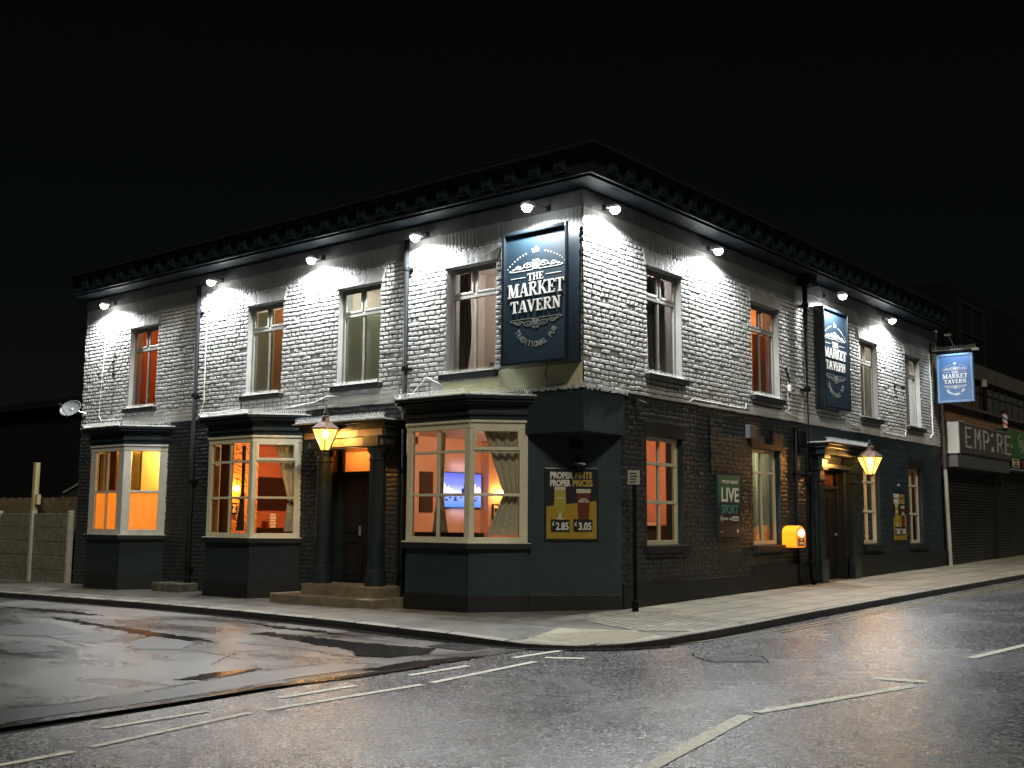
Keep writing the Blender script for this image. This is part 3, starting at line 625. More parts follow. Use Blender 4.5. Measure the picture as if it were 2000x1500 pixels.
def lower_window(f, a0, a1, z0, z1, rows, cols=1):
    m = MB(); bars(m, f, a0+.002, a1-.002, z0+.005, z1-.002, -.16, -.09, .06)
    for z in rows: m.fb(f, a0+.062, a1-.062, z-.024, z+.024, -.155, -.092)
    zz = [z0+.075]+[z for z in rows]+[z1-.062]
    for k in range(len(zz)-1): m.fb(f, (a0+a1)/2-.018, (a0+a1)/2+.018, zz[k]+(.025 if k else 0), zz[k+1]-.025*(k < len(zz)-2), -.150, -.096)
    W = obj('window', m, MT['frame'], PUB, bevel=.004)
    m = MB(); m.fq(f, a0+.05, a1-.05, z0+.05, z1-.05, -.125); obj('pane', m, MT['glass'], W)
    m = MB(); m.fb(f, a0-.02, a0+.001, z0, z1, -.3, .003); m.fb(f, a1-.001, a1+.02, z0, z1, -.3, .003); m.fb(f, a0-.02, a1+.02, z1-.001, z1+.02, -.3, .003); obj('reveal', m, MT['dark_teal'], W)
    m = MB(); m.fpoly(f, [(a0-.05, z1-.004), (a1+.05, z1-.004), (a1+.10, z1+.22), (a0-.10, z1+.22)], -.02, .026); obj('lintel', m, MT['plinth'], W, bevel=.006)
    m = MB(); m.fb(f, a0-.09, a1+.09, z0-.11, z0, -.16, .10); obj('sill', m, MT['plinth'], W, bevel=.008)
    return W
lower_window(FR, *LR[0], (1.50, 2.08)); lower_window(FR, *LR[1], (2.08,)); lower_window(FR, *LR[2], (1.45, 2.07)); lower_window(FR, *LR[3], (1.42, 2.07))

# ---- bay windows
def bay(x0, x1, style):
    d = .6; c = .58
    f0 = F(0, -d, 1, 0, 0, -1)                            # front face, s = x
    fr = F(x1, -d, c, d, d, -c); Lr = math.hypot(c, d)    # right canted face
    fl = F(x0-c, 0, c, -d, -d, -c)                        # left canted face, s from wall to front
    def foot(g): return [(x0-c-g, 0), (x0-g*.45, -d-g), (x1+g*.45, -d-g), (x1+c+g, 0)]
    fm = MT['frame'] if style != 1 else P('pale_bay_paint', (.42, .41, .36), .42, noise=(8, .8))
    m = MB(); m.prism(foot(.0), -.4, .80); BY = obj('bay_window', m, MT['dark_teal'] if style == 4 else MT['dark_gloss'], PUB, bevel=.006)
    m = MB(); m.prism(foot(.018), -.4, .15); obj('plinth', m, MT['plinth'], BY)
    m = MB(); m.prism(foot(.075), .80, .885); obj('sill', m, MT['plinth'], BY, bevel=.008)
    m = MB(); m.prism(foot(.068), .8852, .891); obj('sill_top', m, MT['sill_white'], BY)
    m = MB()
    for g, z0, z1 in ((.02, 2.64, 2.71), (.055, 2.71, 2.76), (.03, 2.76, 2.86), (.09, 2.86, 2.89), (.16, 2.89, 2.935), (.20, 2.935, 2.975)): m.prism(foot(g), z0, z1)
    obj('entablature', m, MT['dark_gloss'], BY, bevel=.006)
    m = MB(); m.prism(foot(.215), 2.977, 2.995); obj('roof_flashing', m, MT['lead'], BY)
    g = .19
    spikes(F(0, -d-g+.03, 1, 0, 0, -1), x0-.06, x1+.06, 2.996, 0, BY, h=.085, step=.03)
    fr2 = F(x1+g*.45, -d-g+.03, c+g*.55, d+g, d+g, -(c+g*.55)); spikes(fr2, .04, math.hypot(c+g*.55, d+g)-.1, 2.996, 0, BY, h=.085, step=.03)
    fl2 = F(x0-c-g, 0, c+g*.55, -d-g+.03, -1, -.9); spikes(fl2, .1, math.hypot(c+g*.55, d+g)-.06, 2.996, 0, BY, h=.085, step=.03)
    # glazing bars
    W = x1-x0
    m = MB()
    zb, zt = .892, 2.64
    wd = .13 if style == 1 else .07
    for f, L0, L1 in ((f0, x0, x1), (fr, 0, Lr), (fl, 0, Lr)):
        j = .10 if style == 1 else .06
        if f is f0: jl = jr = (.20 if style == 1 else .10)
        elif f is fr: jl, jr = (.14, .16) if style == 1 else (.07, .12)
        else: jl, jr = (.16, .14) if style == 1 else (.12, .07)
        m.fb(f, L0, L0+jl, zb, 2.51, -.07, .0); m.fb(f, L1-jr, L1, zb, 2.51, -.07, .0)
        m.fb(f, L0+jl, L1-jr, zb, zb+(.10 if style == 1 else .075), -.065, -.002); m.fb(f, L0, L1, 2.512, zt, -.07, .006)
        m.fb(f, L0, L1, 2.60, 2.635, .006, .03)
        A0, A1 = L0+jl, L1-jr
        if style == 1:
            m.fb(f, A0, A1, 1.70, 1.745, -.06, -.01)
            if f is f0: m.fb(f, (A0+A1)/2-.022, (A0+A1)/2+.022, zb+.1, 1.70, -.058, -.012); m.fb(f, (A0+A1)/2-.022, (A0+A1)/2+.022, 1.745, 2.51, -.058, -.012)
        else:
            m.fb(f, A0, A1, 1.55, 1.59, -.06, -.01)
            if f is f0:
                m.fb(f, A0, A1, 2.17, 2.21, -.06, -.01)
                for q0, q1 in ((zb+.075, 1.55), (1.59, 2.17), (2.21, 2.51)): m.fb(f, (A0+A1)/2-.024, (A0+A1)/2+.024, q0, q1, -.058, -.012)
            else:
                m.fb(f, A0, A1, 2.17, 2.20, -.06, -.01)
                m.fb(f, A0-.02, A0+.025, 2.202, 2.512, -.02, .012); m.fb(f, A1-.025, A1+.02, 2.202, 2.512, -.02, .012); m.fb(f, A0+.025, A1-.025, 2.202, 2.25, -.02, .012); m.fb(f, A0+.025, A1-.025, 2.475, 2.512, -.02, .012)
    obj('window_frame', m, fm, BY, bevel=.004)
    m = MB(); m.fq(f0, x0+.05, x1-.05, zb+.03, 2.55, -.035); obj('pane', m, MT['glass'], BY)
    m = MB(); m.fq(fr, .03, Lr-.05, zb+.03, 2.55, -.035); obj('pane', m, MT['glass'], BY)
    m = MB(); m.fq(fl, .05, Lr-.03, zb+.03, 2.55, -.035); obj('pane', m, MT['glass'], BY)
    m = MB(); m.prism(foot(-.02), 2.60, 2.62); obj('bay_ceiling', m, MT['int_ceil'], BY)
    return BY, f0, fr, fl
MT['int_ceil'] = P('room_ceiling_paint', (.62, .55, .45), .7)
MT['peach'] = P('peach_room_wall', (.62, .36, .24), .7, noise=(1.2, .9))
MT['orange'] = P('orange_room_wall', (.66, .20, .06), .6, noise=(1.5, .85))
MT['yellow'] = P('yellow_room_wall', (.80, .50, .12), .6, noise=(1.2, .9))
MT['redwall'] = P('deep_red_orange_wall', (.50, .15, .06), .6, noise=(1.5, .85))
MT['floor_in'] = P('dark_pub_floor', (.05, .03, .02), .5)
MT['darkwood'] = P('dark_wood', (.035, .018, .01), .4, noise=(9, .6))
bayL, f10, f1r, f1l = bay(*BAYS[0], 1); bayM, f30, f3r, f3l = bay(*BAYS[1], 3); bayR, f40, f4r, f4l = bay(*BAYS[2], 4)
bayL['label'] = 'bay with thick white frames and blank yellow lit panes'; bayM['label'] = 'bay with cream frames showing orange wallpaper inside'; bayR['label'] = 'bay nearest the corner, television seen inside'

# ---- rooms behind the windows (inner walls are parts of the pub)
def room(x0, x1, y0, y1, z0, z1, mats, name='room', cut=False):
    """mats: dict for floor, ceil, xl, xr, yb (far); a side may be left open"""
    g = {'floor': [(x0, y0, z0), (x1, y0, z0), (x1, y1, z0), (x0, y1, z0)], 'ceil': [(x0, y0, z1), (x1, y0, z1), (x1, y1, z1), (x0, y1, z1)],
         'xl': [(x0, y0, z0), (x0, y1, z0), (x0, y1, z1), (x0, y0, z1)], 'xr': [(x1, y0, z0), (x1, y1, z0), (x1, y1, z1), (x1, y0, z1)],
         'yb': [(x0, y1, z0), (x1, y1, z0), (x1, y1, z1), (x0, y1, z1)], 'yf': [(x0, y0, z0), (x1, y0, z0), (x1, y0, z1), (x0, y0, z1)]}
    nm = {'floor': 'room_floor', 'ceil': 'room_ceiling'}
    if cut:
        for k_, z in (('floor', z0), ('ceil', z1)): g[k_] = [(x0, y0, z), (x1-.34, y0, z), (x1, y0+.38, z), (x1, y1, z), (x0, y1, z)]
    for k_, mt in mats.items():
        obj(nm.get(k_, 'room_wall'), MB().add(g[k_], [tuple(range(len(g[k_])))]), mt, PUB)
# corner bar room
room(-5.0, -.34, .33, 5.0, .12, 2.72, dict(floor=MT['floor_in'], ceil=MT['int_ceil'], xl=MT['peach'], yb=P('salmon_bar_wall', (.52, .20, .11), .6, noise=(1.5, .8))), cut=True)
m = MB(); m.box(-5.0, -4.80, 3.64, 4.9, .12, 2.72); obj('chimney_breast', m, MT['peach'], PUB)
# middle room
room(-9.75, -5.32, .31, 4.2, .12, 2.72, dict(floor=MT['floor_in'], ceil=MT['int_ceil'], xl=MT['redwall'], yb=MT['orange'], xr=MT['orange']))
# left room
room(-13.15, -9.85, .31, 2.6, .12, 2.72, dict(floor=MT['floor_in'], ceil=MT['int_ceil'], xl=MT['yellow'], yb=MT['yellow'], xr=MT['yellow']))
# inner lining of the front wall so lower rooms do not leak
m = MB()
for a0, a1 in ((-13.15, -12.25), (-9.94, -8.3), (-5.95, -5.2), (-.98, -.9)): m.box(a0, a1, .28, .30, -.3, 3.0)
obj('room_return', m, P('brown_room_paint', (.34, .19, .10), .7), PUB); m = MB()
m.box(LXE+.02, -1.0, .05, .30, 2.73, 3.05); m.box(-1.0, -.35, .95, 1.5, 2.73, 3.05); m.box(-.35, -.02, 1.0, RYE-.1, 2.73, 3.05)
obj('wall_lining', m, MT['black_sheet'], PUB)
m = MB(); m.quad((-.33, .72, .0), (-.33, 1.6, .0), (-.33, 1.6, 2.73), (-.33, .72, 2.73)); m.quad((-.33, 2.72, .0), (-.33, 5, .0), (-.33, 5, 2.73), (-.33, 2.72, 2.73)); m.quad((-.33, 1.6, 0), (-.33, 2.72, 0), (-.33, 2.72, .85), (-.33, 1.6, .85))
m.quad((-1.0, .08, 0), (-.33, .72, 0), (-.33, .72, 2.73), (-1.0, .08, 2.73))
obj('room_wall', m, MT['peach'], PUB)
# wallpapered pier in the middle room
def wallpaper():
    m = P('orange_scroll_wallpaper', (.85, .33, .05), .6); n = m.node_tree.nodes; l = m.node_tree.links; b = n['Principled BSDF']
    tc = n.new('ShaderNodeTexCoord'); w_ = n.new('ShaderNodeTexWave'); w_.wave_type = 'RINGS'; w_.inputs['Scale'].default_value = 3.2; w_.inputs['Distortion'].default_value = 14; w_.inputs['Detail'].default_value = 1.5
    l.new(tc.outputs['Object'], w_.inputs['Vector']); r = n.new('ShaderNodeValToRGB'); r.color_ramp.elements[0].position = .06; r.color_ramp.elements[1].position = .16
    r.color_ramp.elements[0].color = (.22, .06, .012, 1); r.color_ramp.elements[1].color = (.85, .36, .06, 1); l.new(w_.outputs['Fac'], r.inputs[0]); l.new(r.outputs[0], b.inputs['Base Color']); return m
m = MB(); m.box(-9.74, -9.2, .85, 1.62, .12, 2.72); obj('wallpapered_pier', m, wallpaper(), PUB)
# upper rooms: shallow rooms behind each window, some lit by added bulbs
def uproom(f, a0, a1, mats, depth=.9):
    z0, z1 = ZS-.25, ZH+.15; A0, A1 = a0-.25, a1+.25; o0, o1 = -.31, -.31-depth
    for q, mt in (([f.p(A0, z0, o1), f.p(A1, z0, o1), f.p(A1, z1, o1), f.p(A0, z1, o1)], mats), ([f.p(A0, z0, o0), f.p(A0, z0, o1), f.p(A0, z1, o1), f.p(A0, z1, o0)], mats),
                  ([f.p(A1, z0, o0), f.p(A1, z0, o1), f.p(A1, z1, o1), f.p(A1, z1, o0)], mats), ([f.p(A0, z0, o0), f.p(A1, z0, o0), f.p(A1, z0, o1), f.p(A0, z0, o1)], mats), ([f.p(A0, z1, o0), f.p(A1, z1, o0), f.p(A1, z1, o1), f.p(A0, z1, o1)], mats)):
        obj('room_wall', MB().quad(*q), mt, PUB)
    m = MB(); m.fq(f, A0, a0+.0, z0, z1, o0); m.fq(f, a1, A1, z0, z1, o0); m.fq(f, a0, a1, z0, ZS, o0); m.fq(f, a0, a1, ZH, z1, o0); obj('room_wall', m, mats, PUB)
BL = translucent('pale_roller_blind', (.62, .64, .55), .4)
BLO = translucent('warm_roller_blind', (.62, .42, .26), .5)
CU = P('grey_curtain_cloth', (.30, .31, .30), .8, noise=(20, .7)); CUB = P('beige_curtain_cloth', (.78, .73, .52), .75, noise=(30, .75)); CUD = P('dark_curtain_cloth', (.16, .13, .10), .8, noise=(20, .6))
grey = P('pale_bedroom_wall', (.55, .50, .45), .7)
def wavy(f, edge, z0, z1, o, nfold, amp, mat, label, cat, name='curtain', nz=14, group=None, tie=None):
    """cloth: edge(t)->(a0,a1) along the height, t from 0 (bottom) to 1 (top)"""
    m = MB(); na = nfold*6
    for j in range(nz+1):
        t = j/nz; a0, a1 = edge(t); z = z0+(z1-z0)*t
        for i in range(na+1):
            u = i/na; m.v.append(f.p(a0+(a1-a0)*u, z, o+amp*math.sin(u*nfold*2*math.pi+.4*math.sin(5*t))*(.6+.4*t)))
    for j in range(nz):
        for i in range(na): k = j*(na+1)+i; m.f.append((k, k+1, k+na+2, k+na+1))
    ob = obj(name, m, mat, None, smooth=True); tag(ob, label, cat, group or 'curtains in the windows')
    if tie:
        t = (tie-z0)/(z1-z0); a0, a1 = edge(t)
        mm = MB(); mm.tube([f.p(a0-.01, tie+.01, o+.03), f.p((a0+a1)/2, tie-.02, o+.045), f.p(a1+.01, tie+.03, o+.03)], .012, 6); obj('tieback', mm, MT['black_sheet'], ob)
    return ob
def blind(f, a0, a1, z0, z1, o, mat, label):
    m = MB(); m.fb(f, a0, a1, z0, z1, o, o+.004); m.fb(f, a0, a1, z0-.015, z0, o-.003, o+.008)
    return tag(obj('window_blind', m, mat), label, 'blind', 'blinds in the windows')
W1, W2, W3, W4 = UL; V1, V2, V3, V4 = UR
OW = MT['orange']
uproom(FL, *W1, P('dull_orange_wall', (.55, .24, .12), .7)); uproom(FL, *W2, grey); uproom(FL, *W3, grey); uproom(FL, *W4, grey); uproom(FR, *V1, grey); uproom(FR, *V2, MT['peach']); uproom(FR, *V3, grey); uproom(FR, *V4, grey)
wavy(FL, lambda t: (W1[1]-.42+.05*t, W1[1]-.02), ZS, ZH, -.25, 3, .03, translucent('red_orange_curtain_cloth', (.55, .16, .07), .5), 'red orange curtain in the leftmost upper window', 'curtain')
blind(FL, W2[0]+.03, (W2[0]+W2[1])/2, ZS+.02, ZH-.1, -.2, BL, 'pale green blind in the upper window left of the small bay lantern')
blind(FL, (W2[0]+W2[1])/2+.01, W2[1]-.03, ZS+.02, ZH-.1, -.2, BLO, 'orange brown blind in the second upper window from the left')
blind(FL, W3[0]+.03, W3[1]-.03, ZS+.02, 4.62, -.2, BL, 'wide pale blind in the third upper window from the left')
wavy(FL, lambda t: (W4[0]+.06, W4[0]+.22+.12*t+.05*math.sin(5*t)), ZS, ZH-.05, -.24, 3, .02, CUD, 'dark patterned curtain in the upper window beside the large corner sign', 'curtain')
wavy(FR, lambda t: (V1[0]+.45-.1*t, V1[1]-.1), ZS, ZH-.05, -.24, 5, .025, CU, 'grey curtains in the upper window right of the corner', 'curtain')
wavy(FR, lambda t: (V1[0]+.03, V1[0]+.18+.15*t), ZS, ZH-.05, -.235, 2, .02, CUD, 'drawn back dark curtain in the upper window right of the corner', 'curtain')
blind(FR, (V2[0]+V2[1])/2-.1, V2[1]-.03, ZS+.02, 4.6, -.2, BLO, 'beige blind half covering the orange lit upper window above the ground floor blind')
blind(FR, V3[0]+.03, V3[1]-.03, ZS+.02, 4.60, -.2, BL, 'pale blind in the upper window right of the narrow wall sign')
blind(FR, V4[0]+.03, V4[1]-.03, ZS+.02, 4.60, -.2, BL, 'pale blind in the last upper window near the hanging sign')
blind(FR, LR[1][0]+.03, (LR[1][0]+LR[1][1])/2-.01, LR[1][2]+.02, LR[1][3]-.02, -.2, BL, 'left half of the pale blinds in the ground floor window beside the defibrillator')
blind(FR, (LR[1][0]+LR[1][1])/2+.01, LR[1][1]-.03, LR[1][2]+.02, LR[1][3]-.02, -.2, BL, 'right half of the pale blinds in the ground floor window beside the defibrillator')
m = MB(); m.fq(FR, 4.9, 6.3, .3, 2.7, -1.0); m.quad((-1, 5.02, .3), (-.31, 5.02, .3), (-.31, 5.02, 2.7), (-1, 5.02, 2.7)); m.quad((-1, 6.3, .3), (-.31, 6.3, .3), (-.31, 6.3, 2.7), (-1, 6.3, 2.7)); m.quad((-1, 5, 2.7), (-.31, 5, 2.7), (-.31, 6.3, 2.7), (-1, 6.3, 2.7)); m.quad((-1, 5, .3), (-.31, 5, .3), (-.31, 6.3, .3), (-1, 6.3, .3)); obj('room_wall', m, grey, PUB)
# small plant on two upper sills
def bush(cx, cy, z, s, label, n=60):
    m = MB()
    for i in range(n):
        th = random.uniform(0, 6.28); ph = random.uniform(0, 1.5); r_ = s*random.uniform(.3, 1); c = Vector((cx+r_*math.cos(th)*math.cos(ph)*.7, cy+r_*math.sin(th)*math.cos(ph)*.3, z+.06+r_*math.sin(ph)))
        d = Vector((random.uniform(-1, 1), random.uniform(-1, 1), random.uniform(-.5, 1))).normalized()*.03; e = d.cross(Vector((0, 0, 1)))*.5
        m.add([c-d, c+e, c+d, c-e], [(0, 1, 2, 3)])
        if i % 5 == 0: m.tube([(cx, cy, z+.05), tuple(c)], .002, 3)
    t = thing('potted_plant', label, 'plant', (cx, cy, z))
    obj('leaves', m, P('dark_leaf', (.03, .04, .025), .6), t); obj('pot', MB().lathe(cx, cy, [(.03, 0), (.045, .07), (.04, .07)], 12, z), MT['darkwood'], t)
bush(V1[0]*0-.20, V1[0]+.16, ZS, .22, 'spindly plant at the bottom of the upper window right of the corner')
bush(W4[0]+.75, .20, ZS, .10, 'small round dark plant in the upper window beside the corner sign')
# lower right windows R3, R4: curtains close behind
for i in (2, 3):
    a0, a1, z0, z1 = LR[i]
    for k_, (q0, q1) in enumerate(((a0+.06, a0+.40), (a0+.52, a1-.06))):
        wavy(FR, lambda t, q0=q0, q1=q1: (q0, q1), z0+.02, z1-.03, -.26, 3, .025, translucent('brown_curtain_cloth', (.40, .22, .11), .5),
             ('%s brown curtain in the %s' % (('left', 'right')[k_], ('tall ground floor window beside the small doorway lantern', 'last ground floor window on the main road side')[i-2])), 'curtain')
    m = MB(); o1 = -1.0
    for q in ([FR.p(a0-.1, z0-.1, o1), FR.p(a1+.1, z0-.1, o1), FR.p(a1+.1, z1+.1, o1), FR.p(a0-.1, z1+.1, o1)], [FR.p(a0-.1, z0-.1, -.31), FR.p(a0-.1, z0-.1, o1), FR.p(a0-.1, z1+.1, o1), FR.p(a0-.1, z1+.1, -.31)],
              [FR.p(a1+.1, z0-.1, -.31), FR.p(a1+.1, z0-.1, o1), FR.p(a1+.1, z1+.1, o1), FR.p(a1+.1, z1+.1, -.31)], [FR.p(a0-.1, z0-.1, -.31), FR.p(a1+.1, z0-.1, -.31), FR.p(a1+.1, z0-.1, o1), FR.p(a0-.1, z0-.1, o1)], [FR.p(a0-.1, z1+.1, -.31), FR.p(a1+.1, z1+.1, -.31), FR.p(a1+.1, z1+.1, o1), FR.p(a0-.1, z1+.1, o1)]): m.quad(*q)
    obj('room_wall', m, MT['peach'], PUB)
# interior lights
def bulb(name, loc, energy, color, label, r=.06, shade=True, group=None, em=None, escale=1.0):
    t = thing(name, label, 'lamp', loc, group)
    m = MB(); m.lathe(loc[0], loc[1], [(.001, -r), (r*.6, -r*.8), (r, 0), (r*.6, r*.8), (.001, r)], 14, loc[2]); obj('globe', m, emis(name+'_glow', em or color, 14*escale), t, smooth=True)
    m = MB(); m.lathe(loc[0], loc[1], [(.012, r*.9), (.03, r*1.1), (.008, r*1.4), (.008, r*1.4+.10)], 10, loc[2]); obj('fitting', m, MT['copper'], t)
    lamp('POINT', 'bulb_light', (loc[0], loc[1], loc[2]), energy, color, t, shadow_soft_size=r*1.3)
    return t
WARM = (1, .50, .20)
def ceiling_spot(x, y, z, energy, color, label, group=None, spill=(0, 0, -.12)):
    t = thing('ceiling_light', label, 'lamp', (x, y, z), 'lights inside the rooms')
    m = MB(); m.lathe(x, y, [(.07, -.035), (.09, -.01), (.09, 0)], 16, z); obj('rim', m, MT['sill_white'], t)
    m = MB(); m.lathe(x, y, [(.055, -.042), (.06, -.036)], 16, z); obj('lens', m, emis('ceiling_lens', color, 8), t)
    lamp('POINT', 'room_light', (x+spill[0], y+spill[1], z+spill[2]), energy, color, t, shadow_soft_size=.12)

# ---- street doorway 1 (side street), columned porch with steps
PD = MB(); PD.fb(FL, -5.32, -3.38, 2.50, 2.62, 0, .50); PD.fb(FL, -5.26, -3.42, 2.36, 2.50, 0, .46); PD.fb(FL, -5.36, -3.34, 2.62, 2.70, 0, .56); PD.fb(FL, -5.40, -3.30, 2.70, 2.74, 0, .62)
PD.fb(FL, -5.28, -3.40, 2.33, 2.345, 0, .47)
for a in (-4.95, -3.70): PD.fb(FL, a-.17, a+.17, 2.34, 2.69, .462, .505)
porch = obj('porch', PD, MT['dark_gloss'], PUB, bevel=.006)
m = MB(); m.fb(FL, -5.42, -3.28, 2.742, 2.765, 0, .65); obj('porch_flashing', m, MT['lead'], porch)
spikes(FL, -5.40, -3.3, 2.766, .60, porch, h=.09, step=.032)
m = MB(); m.fb(FL, -5.22, -3.46, 2.365, 2.49, .462, .466); m.fb(FL, -5.28, -3.44, 2.51, 2.61, .502, .506); obj('porch_panel', m, P('cream_porch_paint', (.26, .19, .12), .5, noise=(5, .7)), porch)
for a in (-4.93, -3.70):
    m = MB(); m.lathe(a, -.34, [(.165, .19), (.165, .42), (.15, .43), (.15, .47), (.138, .48), (.125, 2.12), (.14, 2.13), (.14, 2.16), (.125, 2.17), (.125, 2.22), (.16, 2.27), (.17, 2.325)], 28); obj('column', m, MT['dark_gloss'], porch, smooth=False)
for a in (-5.32, -3.42):
    m = MB(); m.fb(FL, a-.12, a+.12, -.3, 2.33, 0, .06); obj('pilaster', m, MT['dark_gloss'], porch)
m = MB(); m.fb(FL, -5.14, -3.36, -.3, .19, .0, .60); st = obj('doorstep', m, MT['stone_step'], porch, bevel=.015)
m = MB(); m.fb(FL, -5.55, -3.16, -.3, .03, .0, .90); obj('doorstep', m, MT['stone_step'], porch, bevel=.015)
m = MB(); m.fb(FL, -5.12, -3.98, 1.93, 2.0, -.25, -.15); m.fb(FL, -5.12, -5.04, .19, 2.42, -.25, -.14); m.fb(FL, -4.06, -3.98, .19, 2.42, -.25, -.14); m.fb(FL, -5.12, -3.98, 2.36, 2.44, -.25, -.14)
m.fb(FL, -5.14, -5.12, .1, 2.44, -.25, .0); m.fb(FL, -3.98, -3.96, .1, 2.44, -.25, .0); m.fb(FL, -5.12, -3.98, 2.42, 2.5, -.3, .0)
DR = obj('entrance_door', m, MT['dark_gloss'], PUB)
m = MB()
for a0, a1 in ((-5.03, -4.56), (-4.54, -4.07)):
    m.fb(FL, a0, a1, .19, 1.93, -.22, -.18)
    for z0, z1 in ((.3, .85), (1.0, 1.8)):
        m.fb(FL, a0+.08, a1-.08, z0, z0+.02, -.18, -.165); m.fb(FL, a0+.08, a1-.08, z1-.02, z1, -.18, -.165); m.fb(FL, a0+.08, a0+.1, z0+.02, z1-.02, -.18, -.165); m.fb(FL, a1-.1, a1-.08, z0+.02, z1-.02, -.18, -.165)
obj('door_leaf', m, MT['black_door'], DR)
m = MB(); m.fb(FL, -4.61, -4.585, .95, 1.10, -.165, -.14); obj('handle', m, MT['metal_grey'], DR)
m = MB(); m.fq(FL, -5.04, -4.06, 2.0, 2.36, -.2); obj('fanlight', m, translucent('amber_obscured_glass', (.8, .45, .16), .75), DR)
m = MB()
for q in ([(-5.3, .85, 0), (-3.97, .85, 0), (-3.97, .85, 2.7), (-5.3, .85, 2.7)], [(-5.3, .25, 0), (-5.3, .85, 0), (-5.3, .85, 2.7), (-5.3, .25, 2.7)], [(-3.97, .25, 0), (-3.97, .85, 0), (-3.97, .85, 2.7), (-3.97, .25, 2.7)], [(-5.3, .25, 2.7), (-3.97, .25, 2.7), (-3.97, .85, 2.7), (-5.3, .85, 2.7)]): m.quad(*q)
obj('room_wall', m, MT['peach'], PUB)
# ---- doorway 2 (main road)
m = MB(); m.fb(FR, 7.46, 9.42, 2.50, 2.62, 0, .30); m.fb(FR, 7.40, 9.48, 2.62, 2.68, 0, .38); m.fb(FR, 7.36, 9.52, 2.68, 2.715, 0, .43)
m.fb(FR, 7.95, 9.2, 2.26, 2.34, 0, .12)
for a in (7.66, 9.25):   # scrolled consoles
    m.fb(FR, a-.14, a+.14, 2.42, 2.50, 0, .26); m.fb(FR, a-.12, a+.12, 2.25, 2.42, 0, .20); m.fb(FR, a-.14, a+.14, 2.20, 2.25, 0, .22); m.fb(FR, a-.11, a+.11, 2.05, 2.20, 0, .15); m.fb(FR, a-.13, a+.13, 2.0, 2.05, 0, .17)
porch2 = obj('porch', m, MT['dark_gloss'], PUB, bevel=.006)
m = MB(); m.fb(FR, 7.33, 9.55, 2.716, 2.736, 0, .45); obj('porch_flashing', m, MT['lead'], porch2)
spikes(FR, 7.36, 9.5, 2.738, .39, porch2, h=.08, step=.035)
for a in (7.66, 9.25):
    m = MB(); m.fb(FR, a-.15, a+.15, -.2, .52, 0, .17); m.fb(FR, a-.12, a+.12, .52, 2.0, 0, .13); obj('pilaster', m, MT['dark_gloss'], porch2, bevel=.006)
m = MB(); m.fb(FR, 8.05, 8.13, 0, 2.3, -.24, -.12); m.fb(FR, 8.97, 9.05, 0, 2.3, -.24, -.12); m.fb(FR, 8.13, 8.97, 1.87, 1.95, -.24, -.13); m.fb(FR, 8.13, 8.97, 2.24, 2.3, -.24, -.13)
m.fb(FR, 8.03, 8.05, 0, 2.3, -.24, .0); m.fb(FR, 9.05, 9.07, 0, 2.3, -.24, .0); m.fb(FR, 8.05, 9.05, 2.3, 2.33, -.24, 0)
D2 = obj('side_door', m, MT['plinth'], PUB)
m = MB(); m.fb(FR, 8.13, 8.97, .08, 1.87, -.22, -.18)
for z0, z1 in ((.2, .8), (.95, 1.7)):
    for b0, b1 in ((8.2, 8.5), (8.6, 8.9)): m.fb(FR, b0, b1, z0, z0+.02, -.18, -.168); m.fb(FR, b0, b1, z1-.02, z1, -.18, -.168); m.fb(FR, b0, b0+.02, z0+.02, z1-.02, -.18, -.168); m.fb(FR, b1-.02, b1, z0+.02, z1-.02, -.18, -.168)
obj('door_leaf', m, MT['black_door'], D2)
m = MB(); m.fq(FR, 8.13, 8.97, 1.95, 2.24, -.2); obj('fanlight', m, P('dark_red_glass', (.10, .04, .03), .1), D2)
m = MB(); m.fb(FR, 8.05, 9.05, -.2, .08, -.24, .03); obj('doorstep', m, MT['stone_step'], D2)
m = MB(); m.fb(FR, 8.93, 8.95, .95, 1.0, -.18, -.13); obj('handle', m, MT['metal_grey'], D2)

# ------------------------------------------------------------ inside: things seen through the windows
# television on the far wall of the corner room
tv = thing('television', 'wall television showing a domed cathedral by a river, seen through the corner bay', 'television', (-4.97, 3.1, 1.44))
FT = F(-5.0, 0, 0, 1, 1, 0)
m = MB(); m.fb(FT, 2.47, 3.60, 1.43, 2.10, .01, .06); obj('casing', m, MT['black_gloss'], tv, bevel=.006)
def skygrad():
    m = bpy.data.materials.new('television_sky'); m.use_nodes = True; n = m.node_tree.nodes; l = m.node_tree.links; n.clear()
    o = n.new('ShaderNodeOutputMaterial'); e = n.new('ShaderNodeEmission'); e.inputs[1].default_value = .42; tc = n.new('ShaderNodeTexCoord'); sp = n.new('ShaderNodeSeparateXYZ'); r = n.new('ShaderNodeValToRGB'); mr = n.new('ShaderNodeMapRange')
    mr.inputs[1].default_value = .0; mr.inputs[2].default_value = .7
    l.new(tc.outputs['Object'], sp.inputs[0]); l.new(sp.outputs[2], mr.inputs[0]); l.new(mr.outputs[0], r.inputs[0]); r.color_ramp.elements[0].color = (.10, .30, 1.0, 1); r.color_ramp.elements[1].color = (.10, .13, .85, 1)
    x = r.color_ramp.elements.new(.42); x.color = (.75, .8, 1, 1); x = r.color_ramp.elements.new(.30); x.color = (.35, .45, 1, 1); x = r.color_ramp.elements.new(.6); x.color = (.30, .35, 1, 1)
    l.new(r.outputs[0], e.inputs[0]); l.new(e.outputs[0], o.inputs[0]); return m
m = MB(); m.fq(FT, 2.49, 3.58, 1.45, 2.08, .063); obj('screen', m, skygrad(), tv)
m = MB()
